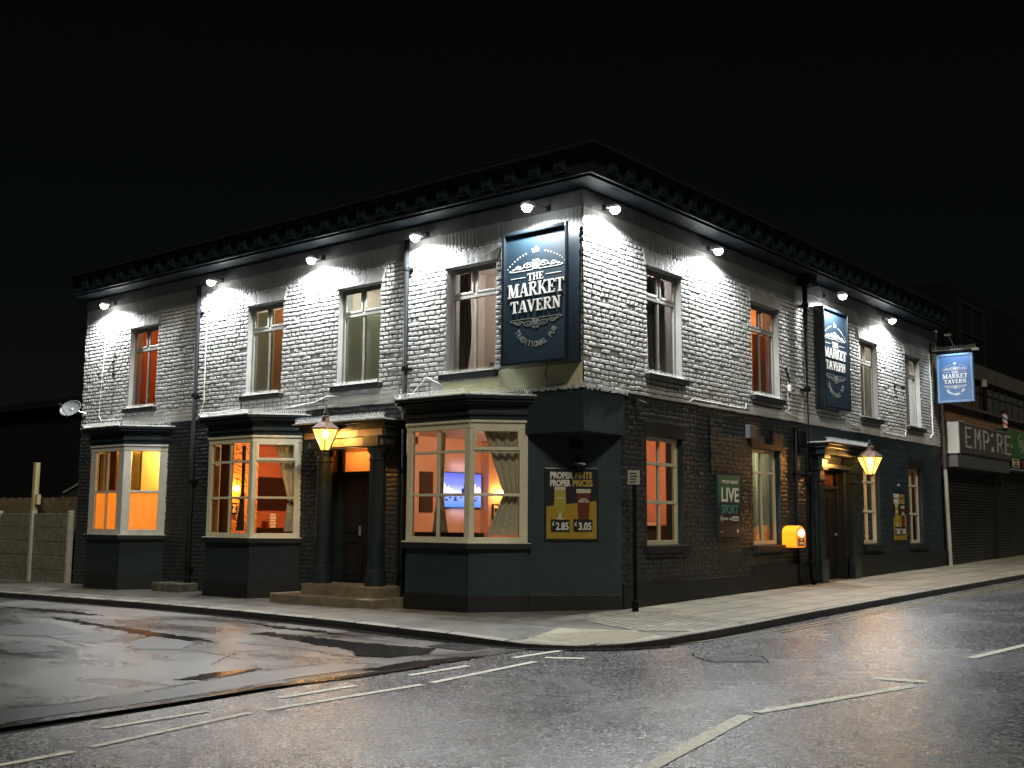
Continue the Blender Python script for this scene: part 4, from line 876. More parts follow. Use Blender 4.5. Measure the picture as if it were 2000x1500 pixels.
for a, w_, h_ in ((2.49, .10, .20), (2.60, .12, .15), (2.73, .08, .10), (2.82, .12, .06), (2.96, .1, .04), (3.36, .08, .20), (3.45, .12, .15)):
    m.fb(FT, a, a+w_, 1.70, 1.70+h_*.6, .064, .066); m.fpoly(FT, [(a-.004, 1.70+h_*.6), (a+w_+.004, 1.70+h_*.6), (a+w_*.5, 1.70+h_)], .064, .066)
obj('screen_buildings', m, emis('screen_white_buildings', (.8, .65, 1), .7), tv)
m = MB(); m.fb(FT, 3.02, 3.30, 1.70, 1.80, .0642, .068); m.fb(FT, 3.08, 3.24, 1.80, 1.86, .0642, .068); m.fpoly(FT, [(3.16+.075*math.cos(a), 1.86+.10*math.sin(a)) for a in np.linspace(0, math.pi, 11)], .0642, .068); m.fb(FT, 3.15, 3.17, 1.95, 2.02, .0642, .068)
for a in (2.6, 2.85, 3.4): m.fpoly(FT, [(a+.06*math.cos(q), 1.58+.018*math.sin(q)) for q in np.linspace(0, 6.28, 9)[:-1]], .0642, .067)
m.fb(FT, 2.49, 3.58, 1.675, 1.70, .0643, .0672)
for k_ in range(7): m.fb(FT, 2.52+.15*k_, 2.58+.15*k_, 1.62-.01*(k_ % 3), 1.64, .0643, .0668)
obj('screen_cathedral', m, emis('screen_dark_blue', (.04, .07, .35), .3), tv)
lamp('AREA', 'screen_glow', (-4.90, 3.03, 1.78), 1.2, (.4, .5, 1), tv, shape='RECTANGLE', size=1.0, size_y=.55).rotation_euler = (0, R(90), 0)
m = MB(); m.fb(FT, 1.95, 2.28, 1.35, 2.08, .0, .03); tag(obj('dark_panel', m, MT['darkwood']), 'dark hanging panel on the wall left of the television', 'panel')
# bench backs behind the bay glass
for (x0, x1), lb in zip(BAYS[1:], ('dark bench back under the middle bay window', 'dark bench back under the corner bay window')):
    m = MB(); m.box(x0-.02, x1+.06, -.40, -.34, .6, 1.03); m.box(x0, x1, -.34, .1, .55, .6)
    if x0 > -5: tag(obj('bench', m, MT['darkwood']), lb, 'bench')
# curtains of the bays
Lr = math.hypot(.58, .6)
wavy(f4r, lambda t: ((.50-.30*(t-.38)/.62 if t > .38 else .50-.24*(.38-t)/.38), .76), 1.0, 2.52, -.13, 4, .03, CUB, 'beige banded curtain tied back at the right of the corner bay', 'curtain', nz=30, tie=1.58)
wavy(f40, lambda t: ((-2.40-.02*t if t > .4 else -2.40-.10*(.4-t)/.4), (-2.30+.04*t if t > .4 else -2.28+.10*(.4-t)/.4)), 1.0, 2.5, -.25, 2, .03, CUB, 'narrow beige curtain tied back at the left of the corner bay', 'curtain', nz=24, tie=1.58)
wavy(f3r, lambda t: ((.60-.24*(t-.36)/.64 if t > .36 else .60-.05*(.36-t)/.36), .76), 1.0, 2.5, -.13, 3, .03, CUB, 'beige curtain tied back at the right of the middle bay', 'curtain', nz=30, tie=1.5)
wavy(f30, lambda t: ((-7.16-.02*t if t > .45 else -7.18-.12*(.45-t)/.45), (-7.10 if t > .45 else -7.08+.02*(.45-t)/.45)), 1.0, 2.5, -.3, 2, .02, CUD, 'narrow dark curtain hanging at the left of the middle bay', 'curtain', nz=24, tie=1.55)
# framed pictures and wall lamps
def picture(f, a0, a1, z0, z1, mat, label):
    t = thing('framed_picture', label, 'picture', f.p((a0+a1)/2, z0, .01)); m = MB(); m.fb(f, a0, a1, z0, z1, .0, .03); obj('frame', m, MT['darkwood'], t)
    m = MB(); m.fb(f, a0+.03, a1-.03, z0+.03, z1-.03, .03, .033); obj('mount', m, P('picture_mount', (.75, .62, .35), .5), t)
    m = MB(); c = (a0+a1)/2; h_ = z1-z0; m.fpoly(f, [(c-.06, z0+.3*h_), (c+.0, z0+.72*h_), (c-.10, z0+.75*h_)], .033, .035); m.fpoly(f, [(c+.03, z0+.3*h_), (c+.11, z0+.75*h_), (c+.02, z0+.6*h_)], .033, .035); obj('drawing', m, mat, t)
FCB = F(-4.80, 0, 0, 1, 1, 0)
picture(FCB, 3.74, 4.02, 1.20, 1.52, MT['darkwood'], 'small framed picture glowing below the wall lamp near the television')
bulb('wall_lamp', (-4.68, 3.90, 1.74), 7, (1, .55, .15), 'round lit wall lamp beside the small picture in the corner room', .055, escale=1.6)
FP = F(-9.2, 0, 0, 1, 1, 0)
bulb('wall_lamp', (-9.08, 1.02, 1.80), 9, (1, .48, .10), 'round lit wall lamp on the wallpapered pier in the middle room', .06, escale=1.8)
picture(FP, .97, 1.12, 1.30, 1.52, MT['darkwood'], 'small white framed notice below the lamp on the wallpapered pier')
FM = F(-9.75, 0, 0, 1, 1, 0)
t = thing('wall_cabinet', 'large dark screen hung on the red wall of the middle room', 'screen', (-9.7, 2.3, 1.4)); m = MB(); m.fb(FM, 1.95, 2.95, 1.42, 2.08, .02, .08); obj('casing', m, MT['black_gloss'], t, bevel=.01)
m = MB(); m.fb(FM, 2.0, 2.9, 1.47, 2.03, .08, .083); obj('screen', m, P('switched_off_screen', (.01, .008, .008), .12), t)
t = thing('shelf_unit', 'low dark cabinet against the red wall of the middle room', 'cabinet', (-9.6, 2.4, .12)); m = MB(); m.fb(FM, 1.85, 2.95, .12, 1.0, .02, .40); obj('carcass', m, MT['darkwood'], t, bevel=.01); m = MB(); m.fb(FM, 1.82, 2.98, 1.0, 1.03, .0, .43); obj('top', m, MT['darkwood'], t)
t = thing('menu_stand', 'white stacked letters standing on the dark cabinet', 'ornament', (-9.5, 2.25, 1.03)); m = MB()
for k_ in range(5): m.fb(FM, 2.20-.015*(k_ % 2), 2.34+.015*(k_ % 2), 1.035+k_*.06, 1.08+k_*.06, .22, .25)
obj('blocks', m, MT['letter_white'], t)
# bar counter seen through the first ground floor window
t = thing('bar_counter', 'bar counter with pale edge seen through the first main road window', 'bar counter', (-1.8, 3.6, .12))
m = MB(); m.box(-2.6, -1.0, 3.5, 4.1, .12, 1.14); obj('front', m, MT['darkwood'], t); m = MB(); m.box(-2.66, -.95, 3.42, 4.15, 1.14, 1.19); obj('top', m, P('pale_bar_top', (.75, .55, .35), .3), t)
t = thing('beer_tap', 'dark beer tap on the bar counter', 'beer tap', (-1.55, 3.6, 1.19)); m = MB(); m.lathe(-1.55, 3.6, [(.05, 0), (.05, .03), (.025, .05), (.025, .28), (.05, .30), (.05, .40), (.01, .42)], 14, 1.19); obj('column', m, MT['metal_dark'], t); m = MB(); m.tube([(-1.55, 3.6, 1.5), (-1.5, 3.52, 1.46), (-1.5, 3.5, 1.38)], .01, 6); obj('spout', m, MT['metal_grey'], t)
ceiling_spot(-2.6, 2.2, 2.72, 46, (1, .63, .38), 'round ceiling light in the corner bar room')
ceiling_spot(-1.3, 3.6, 2.72, 12, (1, .55, .30), 'ceiling light above the bar counter')
ceiling_spot(-7.6, 2.3, 2.72, 52, (1, .55, .24), 'ceiling light in the middle room with orange walls')
ceiling_spot(-11.2, 1.4, 2.72, 70, (1, .52, .10), 'ceiling light in the left room with yellow walls')
ceiling_spot(-4.6, .55, 2.7, 10, (1, .5, .2), 'ceiling light in the lobby behind the columned doorway')
# frosted lower sash film of the left bay, shutters
fst = translucent('frosted_window_film', (.75, .42, .16), .75)
m = MB(); m.fq(f1r, .14, Lr-.16, .99, 1.70, -.045); obj('frosted_film', m, fst, bayL)
m = MB(); m.fq(f10, BAYS[0][0]+.2, BAYS[0][1]-.2, .99, 1.70, -.045); obj('frosted_film', m, fst, bayL)
m = MB(); m.box(-12.0, -11.95, .3, 1.6, .2, 2.6); m.box(-11.7, -11.62, .5, 1.0, .2, 2.6); tag(obj('folding_partition', m, MT['frame']), 'pale folding partition standing in the yellow left room', 'partition')
# upper room lights; those labelled added only brighten unlit blinds and curtains
for f, (a0, a1), e, c, lb in ((FL, W1, 5, (1, .42, .15), 'hanging bulb behind the leftmost upper window'), (FL, W2, 10, (1, .84, .62), 'hanging bulb behind the second upper window from the left'), (FL, W3, 12, (.95, 1, .85), 'added bulb brightening the blind of the third upper window from the left'),
                          (FL, W4, 8, (1, .90, .84), 'hanging bulb behind the upper window beside the corner sign'), (FR, V1, 9, (1, .90, .85), 'added bulb brightening the curtains of the upper window right of the corner'), (FR, V2, 5.0, (1, .52, .22), 'hanging bulb behind the orange upper window on the main road side'),
                          (FR, V3, 9, (1, .92, .78), 'added bulb brightening the blind of the upper window right of the narrow sign'), (FR, V4, 9, (1, .92, .78), 'added bulb brightening the blind of the last upper window on the main road side')):
    p = f.p((a0+a1)/2+.32, 4.95, -.75); t = thing('ceiling_light', lb, 'lamp', p); m = MB(); m.lathe(p[0], p[1], [(.001, -.03), (.03, 0), (.001, .03)], 10, p[2]); obj('globe', m, emis('bulb_glow', c, .8), t)
    lamp('POINT', 'bulb_light', p, e, c, t, shadow_soft_size=.1)
for i in (2, 3):
    a0, a1, z0, z1 = LR[i]; p = FR.p((a0+a1)/2, 2.3, -.75); t = thing('ceiling_light', ('bulb behind the brown curtains near the small doorway', 'bulb behind the brown curtains of the last ground floor window')[i-2], 'lamp', p)
    m = MB(); m.lathe(p[0], p[1], [(.001, -.03), (.03, 0), (.001, .03)], 10, p[2]); obj('globe', m, emis('bulb_glow', WARM, .8), t); lamp('POINT', 'bulb_light', p, 3.2, (1, .5, .2), t, shadow_soft_size=.1)
t = thing('ceiling_light', 'dim added bulb brightening the pale ground floor blinds', 'lamp', FR.p(5.6, 2.3, -.6)); p = FR.p(5.6, 2.3, -.6)  # added light source, there only to lift the blinds from behind
m = MB(); m.lathe(p[0], p[1], [(.001, -.03), (.03, 0), (.001, .03)], 10, p[2]); obj('globe', m, emis('bulb_glow', (1, 1, .8), .8), t); lamp('POINT', 'bulb_light', p, 9, (1, .98, .72), t, shadow_soft_size=.1)

# ------------------------------------------------------------ floodlights on the walls
LENS = emis('floodlight_lens', (1, 1, .97), 14)
def floodlight(f, a, z, label, energy=215, ob=.24):
    p = f.p(a, z, ob); t = thing('floodlight', label, 'floodlight', p, 'floodlights under the cornice')
    m = MB(); m.fb(f, a-.085, a+.085, z-.02, z+.03, ob-.075, ob+.075); obj('casing', m, MT['lamp_body'], t, bevel=.008)
    m = MB()
    for k_ in range(5): m.fb(f, a-.07+k_*.03, a-.06+k_*.03, z+.03, z+.05, ob-.06, ob+.06)
    obj('cooling_fins', m, MT['lamp_body'], t)
    m = MB(); q_ = f.p(a, 0, ob+.02); m.lathe(q_[0], q_[1], [(.01, -.105), (.04, -.095), (.065, -.07), (.078, -.035), (.078, -.022)], 16, z); obj('lens', m, LENS, t)
    m = MB(); m.tube([f.p(a+.05, z+.03, .02), f.p(a+.05, z+.045, ob*.6), f.p(a+.05, z+.02, ob-.06)], .009, 6); m.fb(f, a+.01, a+.09, z-.0, z+.08, .03, .045); obj('arm', m, MT['metal_dark'], t)
    tgt = Vector(f.p(a, z-1.0, ob-.16)); src = Vector(f.p(a, z-.13, ob)); d = (tgt-src).normalized()
    l = lamp('SPOT', 'flood_beam', src, energy, (.93, .98, 1.0), t, spot_size=R(163), spot_blend=.5, shadow_soft_size=.03)
    l.rotation_euler = (-d).to_track_quat('Z', 'Y').to_euler()
    return t
for a, lb in ((-12.11, 'lit floodlight at the far left end of the side street wall'), (-8.39, 'lit floodlight right of the left drainpipe'), (-5.53, 'lit floodlight between the second and third upper windows'), (-3.05, 'lit floodlight beside the drainpipe left of the corner sign'), (-.63, 'lit floodlight above the large corner sign')):
    floodlight(FL, a, 5.66, lb, 120 if a > -1 else 225, ob=.46 if a > -1 else .24)
for a, lb in ((.43, 'lit floodlight just right of the building corner'), (3.49, 'lit floodlight between the first two upper windows of the main road side'), (8.21, 'lit floodlight above the narrow wall sign'), (11.4, 'lit floodlight nearest the hanging sign')):
    floodlight(FR, a, 5.68, lb, 115 if a == 8.21 else 225, ob=.42 if a == 8.21 else .24)

# ------------------------------------------------------------ signs
# slab serif capitals, cap height 1
G = {}
def st(x0, y0, x1, y1, w): return ('s', x0, y0, x1, y1, w)
def sl_(x0, x1, y): return ('b', x0, x1, y-.045, y+.045)
TK, TN, SB = .21, .10, .09
def vb(x, y0=0, y1=1, w=TK): return ('b', x-w/2, x+w/2, y0, y1)
def srf(x, y, w=.38): return ('b', x-w/2, x+w/2, y if y < .5 else y-SB, y+SB if y < .5 else y)
G['T'] = (.92, [vb(.46), srf(.46, 0, .42), ('b', .02, .90, 1-SB, 1), ('b', .02, .09, .74, .93), ('b', .83, .90, .74, .93)])
G['H'] = (1.0, [vb(.22), vb(.78), srf(.22, 0), srf(.22, 1), srf(.78, 0), srf(.78, 1), ('b', .3, .7, .46, .56)])
G['E'] = (.84, [vb(.24), srf(.2, 0, .36), srf(.2, 1, .36), ('b', .3, .78, 0, SB), ('b', .3, .76, 1-SB, 1), ('b', .3, .58, .46, .55), ('b', .70, .78, .02, .26), ('b', .68, .76, .76, .98), ('b', .52, .58, .38, .64)])
G['M'] = (1.26, [vb(.2, w=TN), vb(1.02, w=TK), srf(.2, 0, .34), srf(1.04, 0, .40), srf(.18, 1, .3), srf(1.08, 1, .34), st(.26, 1, .60, .04, TK), st(.62, .04, .98, 1, TN)])
G['A'] = (1.02, [st(.16, .03, .50, 1.0, TN), st(.54, 1.0, .84, .03, TK), srf(.16, 0, .32), srf(.84, 0, .38), ('b', .28, .70, .28, .37)])
arc = [(.50+.0, 1-SB/2)]+[(.56+.20*math.sin(t), .755+.20*math.cos(t)) for t in np.linspace(0, math.pi, 9)]+[(.50, .555)]
G['R'] = (.98, [vb(.24), srf(.22, 0, .38), srf(.2, 1, .34), ('p', [(.28, .955)]+arc[1:-1]+[(.28, .53)], .13), st(.48, .52, .80, .02, .20), srf(.86, 0, .24)])
G['K'] = (1.02, [vb(.24), srf(.22, 0, .38), srf(.22, 1, .38), st(.34, .42, .82, .98, TN), st(.46, .56, .84, .02, .21), srf(.80, 1, .32), srf(.86, 0, .34)])
G['V'] = (1.0, [st(.18, 1, .50, .0, TK), st(.52, .0, .84, 1, TN), srf(.18, 1, .38), srf(.84, 1, .32)])
G['N'] = (1.04, [vb(.22, w=TN), vb(.82, w=TN), st(.22, 1, .80, .02, TK), srf(.22, 0, .34), srf(.16, 1, .3), srf(.82, 1, .34)])
def slabtext(mb, f, cx, z0, h, word, o0, o1, width):
    tot = sum(G[c][0] for c in word)+.03*(len(word)-1); sx = width/tot; x = cx-width/2
    k = 0
    for c in word:
        w_, parts = G[c]
        for q in parts:
            k += 1; oo = o1+.00015*(k % 7)
            if q[0] == 'b': mb.fpoly(f, [(x+q[1]*sx, z0+q[3]*h), (x+q[2]*sx, z0+q[3]*h), (x+q[2]*sx, z0+q[4]*h), (x+q[1]*sx, z0+q[4]*h)], o0, oo)
            elif q[0] == 's':
                _, x0, y0, x1, y1, wd = q; mb.fpoly(f, [(x+(x0-wd/2)*sx, z0+y0*h), (x+(x0+wd/2)*sx, z0+y0*h), (x+(x1+wd/2)*sx, z0+y1*h), (x+(x1-wd/2)*sx, z0+y1*h)], o0, oo)
            else: mb.ribbon(f, [(x+a*sx, z0+b*h) for a, b in q[1]], q[2]*(sx+h)/2, o0, oo)
        x += (w_+.03)*sx
def spiral(cx, cz, r, a0, turns, sgn, n=26):
    return [(cx+r*(1-.82*i/n)*math.cos(a0+sgn*turns*2*math.pi*i/n), cz+r*(1-.82*i/n)*math.sin(a0+sgn*turns*2*math.pi*i/n)) for i in range(n+1)]
def ornament(mb, f, cx, zb, sx, sz, o0, o1, lw, flip=1):
    """scrollwork sitting on a line at zb; flip=-1 hangs below"""
    for s in (-1, 1):
        def T(pts): return [(cx+s*a*sx, zb+flip*b*sz) for a, b in pts]
        L = []
        L.append([(.0, .40), (.10, .16), (.12, .0), (.84, .0), (.90, .02)]+spiral(.885, .075, .05, -1.4, 1.0, 1, 12))
        L.append([(.02, .02), (.14, .22), (.10, .36), (.0, .46)]); L.append([(.0, .05), (.06, .17), (.0, .30)])
        L.append([(-.12, .02), (.0, .24), (.06, .36), (.14, .46), (.27, .50)]+spiral(.27, .30, .18, 1.57, 1.35, -1)[1:])
        L.append([(.40, .36), (.44, .22), (.52, .14)]+spiral(.585, .26, .13, -2.4, 1.3, 1)[2:])
        L.append([(.60, .38), (.70, .30), (.72, .16)]+spiral(.775, .145, .075, 3.0, 1.2, -1, 16)[1:])
        L.append(spiral(.05, .60, .075, -1.57, 1.1, 1, 16))
        for q in L: mb.ribbon(f, T(q), lw, o0, o1)
def logo(f, cx, zt, W, H, o, top_mat, low_mat, parent, thin=False):
    """W,H = size of the painted face; zt = its top"""
    lw = .0095*W/1.1; m = MB(); Z = lambda t: zt-t*H
    # crown
    c = .062*W; zc = Z(.160)
    m.fpoly(f, [(cx-c*.75, zc), (cx+c*.75, zc), (cx+c*1.05, zc+c*.95), (cx+c*.48, zc+c*.62), (cx, zc+c*1.45), (cx-c*.48, zc+c*.62), (cx-c*1.05, zc+c*.95)], o, o+.004)
    for s in (-1, 1):
        for i in range(8):
            th = R(14+i*4.6); rr = .66*W; x = cx+s*rr*math.sin(th); z = Z(.148)-rr*.92*(1-math.cos(th))-.008; q = .011*W*(1-.04*i)
            m.fpoly(f, [(x+q*math.cos(a), z+q*math.sin(a)) for a in np.linspace(0, 6.283, 9)[:-1]], o, o+.004)
    ornament(m, f, cx, Z(.292), .48*W, .20*W, o, o+.004, lw)
    m.ribbon(f, [(cx-.42*W, Z(.345)), (cx-.17*W, Z(.345))], lw, o, o+.004); m.ribbon(f, [(cx+.17*W, Z(.345)), (cx+.42*W, Z(.345))], lw, o, o+.004)
    slabtext(m, f, cx, Z(.376), .056*H, 'THE', o, o+.010, .27*W)
    slabtext(m, f, cx, Z(.495), .105*H, 'MARKET', o, o+.012, .94*W)
    slabtext(m, f, cx, Z(.618), .092*H, 'TAVERN', o, o+.012, .84*W)
    obj('lettering', m, top_mat, parent)
    m = MB(); ornament(m, f, cx, Z(.672), .46*W, .20*W, o, o+.004, lw*.9, -1)
    s_ = 'TRADITIONAL PUB'; rr = .38*W; zc = Z(.665); n_ = len(s_)
    for i, ch in enumerate(s_):
        if ch == ' ': continue
        th = R(-62+124*i/(n_-1)); addtext(m, f, cx+rr*math.sin(th), zc-rr*math.cos(th)*.98-.02*W, o+.001, ch, .105*W, .75, .002, rot=th, extrude=.002)
    obj('tagline', m, low_mat, parent)
def wall_sign(f, a0, a1, z0, z1, depth, label):
    t = thing('pub_sign', label, 'sign', f.p((a0+a1)/2, z0, 0), 'pub signs on the walls')
    m = MB(); m.fb(f, a0, a1, z0, z1, .02, depth-.03); obj('box', m, MT['sign_frame'], t)
    m = MB(); m.fb(f, a0+.05, a1-.05, z0+.05, z1-.05, depth-.03, depth-.018); obj('face', m, MT['sign_blue'], t)
    m = MB(); e = .055
    for q in ((a0-.005, a0+e, z0, z1), (a1-e, a1+.005, z0, z1), (a0+e, a1-e, z0, z0+e), (a0+e, a1-e, z1-e, z1)): m.fb(f, *q, depth-.03, depth+.03)
    obj('frame', m, MT['sign_frame'], t, bevel=.01)
    logo(f, (a0+a1)/2, z1-.05, a1-a0-.12, z1-z0-.10, depth-.0175, MT['letter_white'], MT['letter_grey'], t)
    return t
wall_sign(FL, -1.22, -.02, 3.40, 5.36, .30, 'large dark blue pub sign at the building corner reading THE MARKET TAVERN')
wall_sign(FR, 7.74, 9.0, 3.42, 5.42, .20, 'dark blue pub sign on the main road wall between drainpipe and upper window')
# hanging sign
FH = F(0, 14.6, 1, 0, 0, -1)
hs = thing('hanging_sign', 'blue double sided pub sign hanging from a spiked bracket at the right end', 'sign', (0, 14.6, 4.0))
m = MB(); m.fb(FH, .18, 1.0, 4.10, 5.26, -.035, .035); obj('board', m, P('hanging_sign_blue', (.05, .12, .26), .4), hs, bevel=.01)
m = MB()
for q in ((.17, .225, 4.09, 5.27), (.955, 1.01, 4.09, 5.27), (.225, .955, 4.09, 4.145), (.225, .955, 5.215, 5.27)): m.fb(FH, *q, -.05, .055)
obj('frame', m, P('hanging_sign_frame', (.12, .22, .36), .3), hs, bevel=.008)
logo(FH, .59, 5.17, .62, 1.0, .037, MT['letter_white'], MT['letter_white'], hs)
m = MB(); m.tube([(0.0, 14.6, 5.34), (1.12, 14.6, 5.34)], .028, 8); m.tube([(.25, 14.6, 5.34), (.25, 14.6, 5.27)], .01, 6); m.tube([(.92, 14.6, 5.34), (.92, 14.6, 5.27)], .01, 6); m.box(.0, .03, 14.57, 14.63, 4.75, 5.60)
m.tube([(.02, 14.6, 5.55), (.6, 14.6, 5.37)], .008, 6); obj('bracket', m, MT['black_gloss'], hs)
m = MB(); m.box(1.0, 1.14, 14.54, 14.66, 5.315, 5.365); obj('end_light', m, MT['sill_white'], hs)
spikes(FH, .05, 1.1, 5.37, 0, hs, h=.10, step=.04)
hl = lamp('SPOT', 'sign_light', (.62, 14.05, 5.62), 34, (.85, .92, 1), hs, spot_size=R(95), spot_blend=.5, shadow_soft_size=.03)
hl.rotation_euler = Vector((0, -.38, .92)).normalized().to_track_quat('Z', 'Y').to_euler()
m = MB(); m.box(.55, .69, 14.0, 14.09, 5.63, 5.67); m.tube([(.62, 14.05, 5.66), (.62, 14.55, 5.40)], .008, 6); obj('strip_lamp', m, MT['lamp_body'], hs)

# posters
BLK = P('poster_black', (.012, .013, .016), .3); YEL = P('poster_yellow', (.26, .165, .015), .35); WHT = P('poster_white', (.50, .49, .43), .4); GOLD = P('poster_gold', (.30, .20, .045), .4)
CRM = P('poster_cream', (.36, .34, .26), .4); RED = P('poster_dark_beer', (.09, .02, .013), .3); LAG = P('poster_lager', (.26, .22, .03), .3)
def pint_poster(f, a0, a1, z0, z1, label):
    t = thing('pub_poster', label, 'poster', f.p((a0+a1)/2, z0, 0), 'posters on the pub walls'); W = a1-a0; H = z1-z0; X = lambda u: a0+u*W; Z = lambda v: z1-v*H; o = .03
    m = MB(); m.fb(f, a0-.03, a1+.03, z0-.03, z1+.03, .0, .024); obj('holder', m, MT['sign_frame'], t, bevel=.005)
    m = MB(); m.fb(f, a0, a1, z0, z1, .024, o); obj('backing', m, BLK, t)
    m = MB(); m.fpoly(f, [(X(0), Z(1)), (X(1), Z(1)), (X(1), Z(.45)), (X(0), Z(.53))], o, o+.002); obj('yellow_panel', m, YEL, t)
    m = MB(); addtext(m, f, X(.07), Z(.118), o+.001, 'PROPER', .125*H, align='LEFT', bold=.006*H, width=.46*W, extrude=.001); addtext(m, f, X(.07), Z(.232), o+.001, 'PROPER', .125*H, align='LEFT', bold=.006*H, width=.41*W, extrude=.001); obj('white_lettering', m, WHT, t)
    m = MB(); addtext(m, f, X(.57), Z(.118), o+.001, 'PINTS', .125*H, align='LEFT', bold=.006*H, width=.34*W, extrude=.001); addtext(m, f, X(.52), Z(.232), o+.001, 'PRICES', .125*H, align='LEFT', bold=.006*H, width=.40*W, extrude=.001); obj('gold_lettering', m, GOLD, t)
    def prof(cx, pts, mat, nm, oo):
        mm = MB(); mm.fpoly(f, [(X(cx-p), Z(q)) for p, q in pts]+[(X(cx+p), Z(q)) for p, q in pts[::-1]], o+.002, o+oo); obj(nm, mm, mat, t)
    prof(.27, [(.11, .295), (.12, .50), (.115, .56), (.07, .615), (.035, .63)], LAG, 'lager_glass', .005)
    prof(.27, [(.11, .245), (.11, .297)], CRM, 'lager_head', .006); prof(.27, [(.03, .63), (.03, .69), (.09, .715), (.09, .725)], CRM, 'glass_stem', .0045)
    prof(.74, [(.135, .33), (.13, .42), (.105, .72)], RED, 'ale_glass', .005); prof(.74, [(.145, .275), (.145, .335)], CRM, 'ale_head', .006)
    m = MB(); addtext(m, f, X(.74), Z(.435), o+.006, 'JOHN', .034*H, bold=.001, extrude=.0005); addtext(m, f, X(.74), Z(.47), o+.006, "SMITH'S", .038*H, bold=.001, width=.21*W, extrude=.0005)
    m.ribbon(f, [(X(.19+.02*i), Z(.40+.008*math.sin(i*1.7))) for i in range(9)], .006, o+.005, o+.007); m.ribbon(f, [(X(.17+.025*i), Z(.425-.012*math.sin(i*.4))) for i in range(9)], .005, o+.005, o+.007)
    obj('glass_lettering', m, WHT, t)
    m = MB(); m.fpoly(f, [(X(.08), Z(.72)), (X(.46), Z(.725)), (X(.46), Z(.905)), (X(.09), Z(.90))], o+.002, o+.007); m.fpoly(f, [(X(.53), Z(.715)), (X(.92), Z(.72)), (X(.91), Z(.895)), (X(.54), Z(.90))], o+.002, o+.007); obj('price_panel', m, BLK, t)
    m = MB()
    for x, pr in ((.10, '2.85'), (.55, '3.05')): addtext(m, f, X(x+.01), Z(.81), o+.008, '\u00a3', .085*H, .8, .002*H, 'LEFT', extrude=.0007); addtext(m, f, X(x+.085), Z(.87), o+.008, pr, .15*H, .8, .004*H, 'LEFT', width=.255*W, extrude=.0007)
    obj('price_lettering', m, WHT, t)
    m = MB(); m.fb(f, X(.86), X(.94), Z(.965), Z(.92), o+.002, o+.004); m.fb(f, X(.04), X(.18), Z(.962), Z(.955), o+.002, o+.004); m.fb(f, X(.40), X(.60), Z(.965), Z(.958), o+.002, o+.004); obj('small_print', m, GOLD, t)
pint_poster(FC, .29, 1.01, .955, 1.93, 'poster PROPER PINTS PROPER PRICES on the splayed corner wall')
pint_poster(FR, 11.66, 12.45, .84, 1.88, 'poster with pint glasses between the last two ground floor windows')
t = thing('pub_poster', 'dark green poster reading LIVE SPORT on the main road wall', 'poster', FR.p(4.1, .96, 0), 'posters on the pub walls')
a0, a1, z0, z1 = 3.72, 4.50, .96, 1.98; o = .05
m = MB(); m.fb(FR, a0-.03, a1+.03, z0-.03, z1+.03, .01, .044); obj('holder', m, MT['sign_frame'], t, bevel=.005)
def greenfade():
    m = P('poster_green_black', (.02, .05, .035), .35); n = m.node_tree.nodes; l = m.node_tree.links; tc = n.new('ShaderNodeTexCoord'); sp = n.new('ShaderNodeSeparateXYZ'); r = n.new('ShaderNodeValToRGB')
    l.new(tc.outputs['Object'], sp.inputs[0]); l.new(sp.outputs[2], r.inputs[0]); r.color_ramp.elements[0].position = .45; r.color_ramp.elements[0].color = (.02, .018, .02, 1); r.color_ramp.elements[1].position = .75; r.color_ramp.elements[1].color = (.03, .085, .05, 1); l.new(r.outputs[0], n['Principled BSDF'].inputs[0]); return m
m = MB(); m.fb(FR, a0, a1, z0, z1, .044, o); obj('backing', m, greenfade(), t)
m = MB(); addtext(m, FR, 4.13, 1.84, o+.001, 'YOUR HOME', .075, 1, .001, width=.56, extrude=.001); addtext(m, FR, 4.13, 1.545, o+.001, 'LIVE', .32, .8, .008, width=.60, extrude=.001)
m.ribbon(FR, [(3.84+.045*math.cos(a), 1.26+.045*math.sin(a)) for a in np.linspace(0, 6.3, 16)], .006, o, o+.002); addtext(m, FR, 3.84, 1.245, o+.001, 'BT', .045, 1, .001, extrude=.0007); addtext(m, FR, 3.98, 1.24, o+.001, 'SPORT', .05, 1, .001, width=.14, extrude=.0007); addtext(m, FR, 4.14, 1.245, o+.001, 'sky', .055, 1, .001, width=.08, extrude=.0007)
m.fb(FR, 4.20, 4.42, 1.225, 1.30, o, o+.002); m.fb(FR, 4.36, 4.41, 1.03, 1.09, o, o+.002); m.fb(FR, 3.78, 3.90, 1.045, 1.05, o, o+.002)
obj('white_lettering', m, WHT, t)
m = MB(); addtext(m, FR, 4.31, 1.243, o+.003, 'SPORTS', .045, 1, .001, width=.19, extrude=.0007); obj('dark_lettering', m, BLK, t)
m = MB(); addtext(m, FR, 4.12, 1.345, o+.001, 'SPORT', .20, .8, .006, width=.58, extrude=.001); obj('green_lettering', m, P('poster_green', (.03, .16, .12), .4), t)

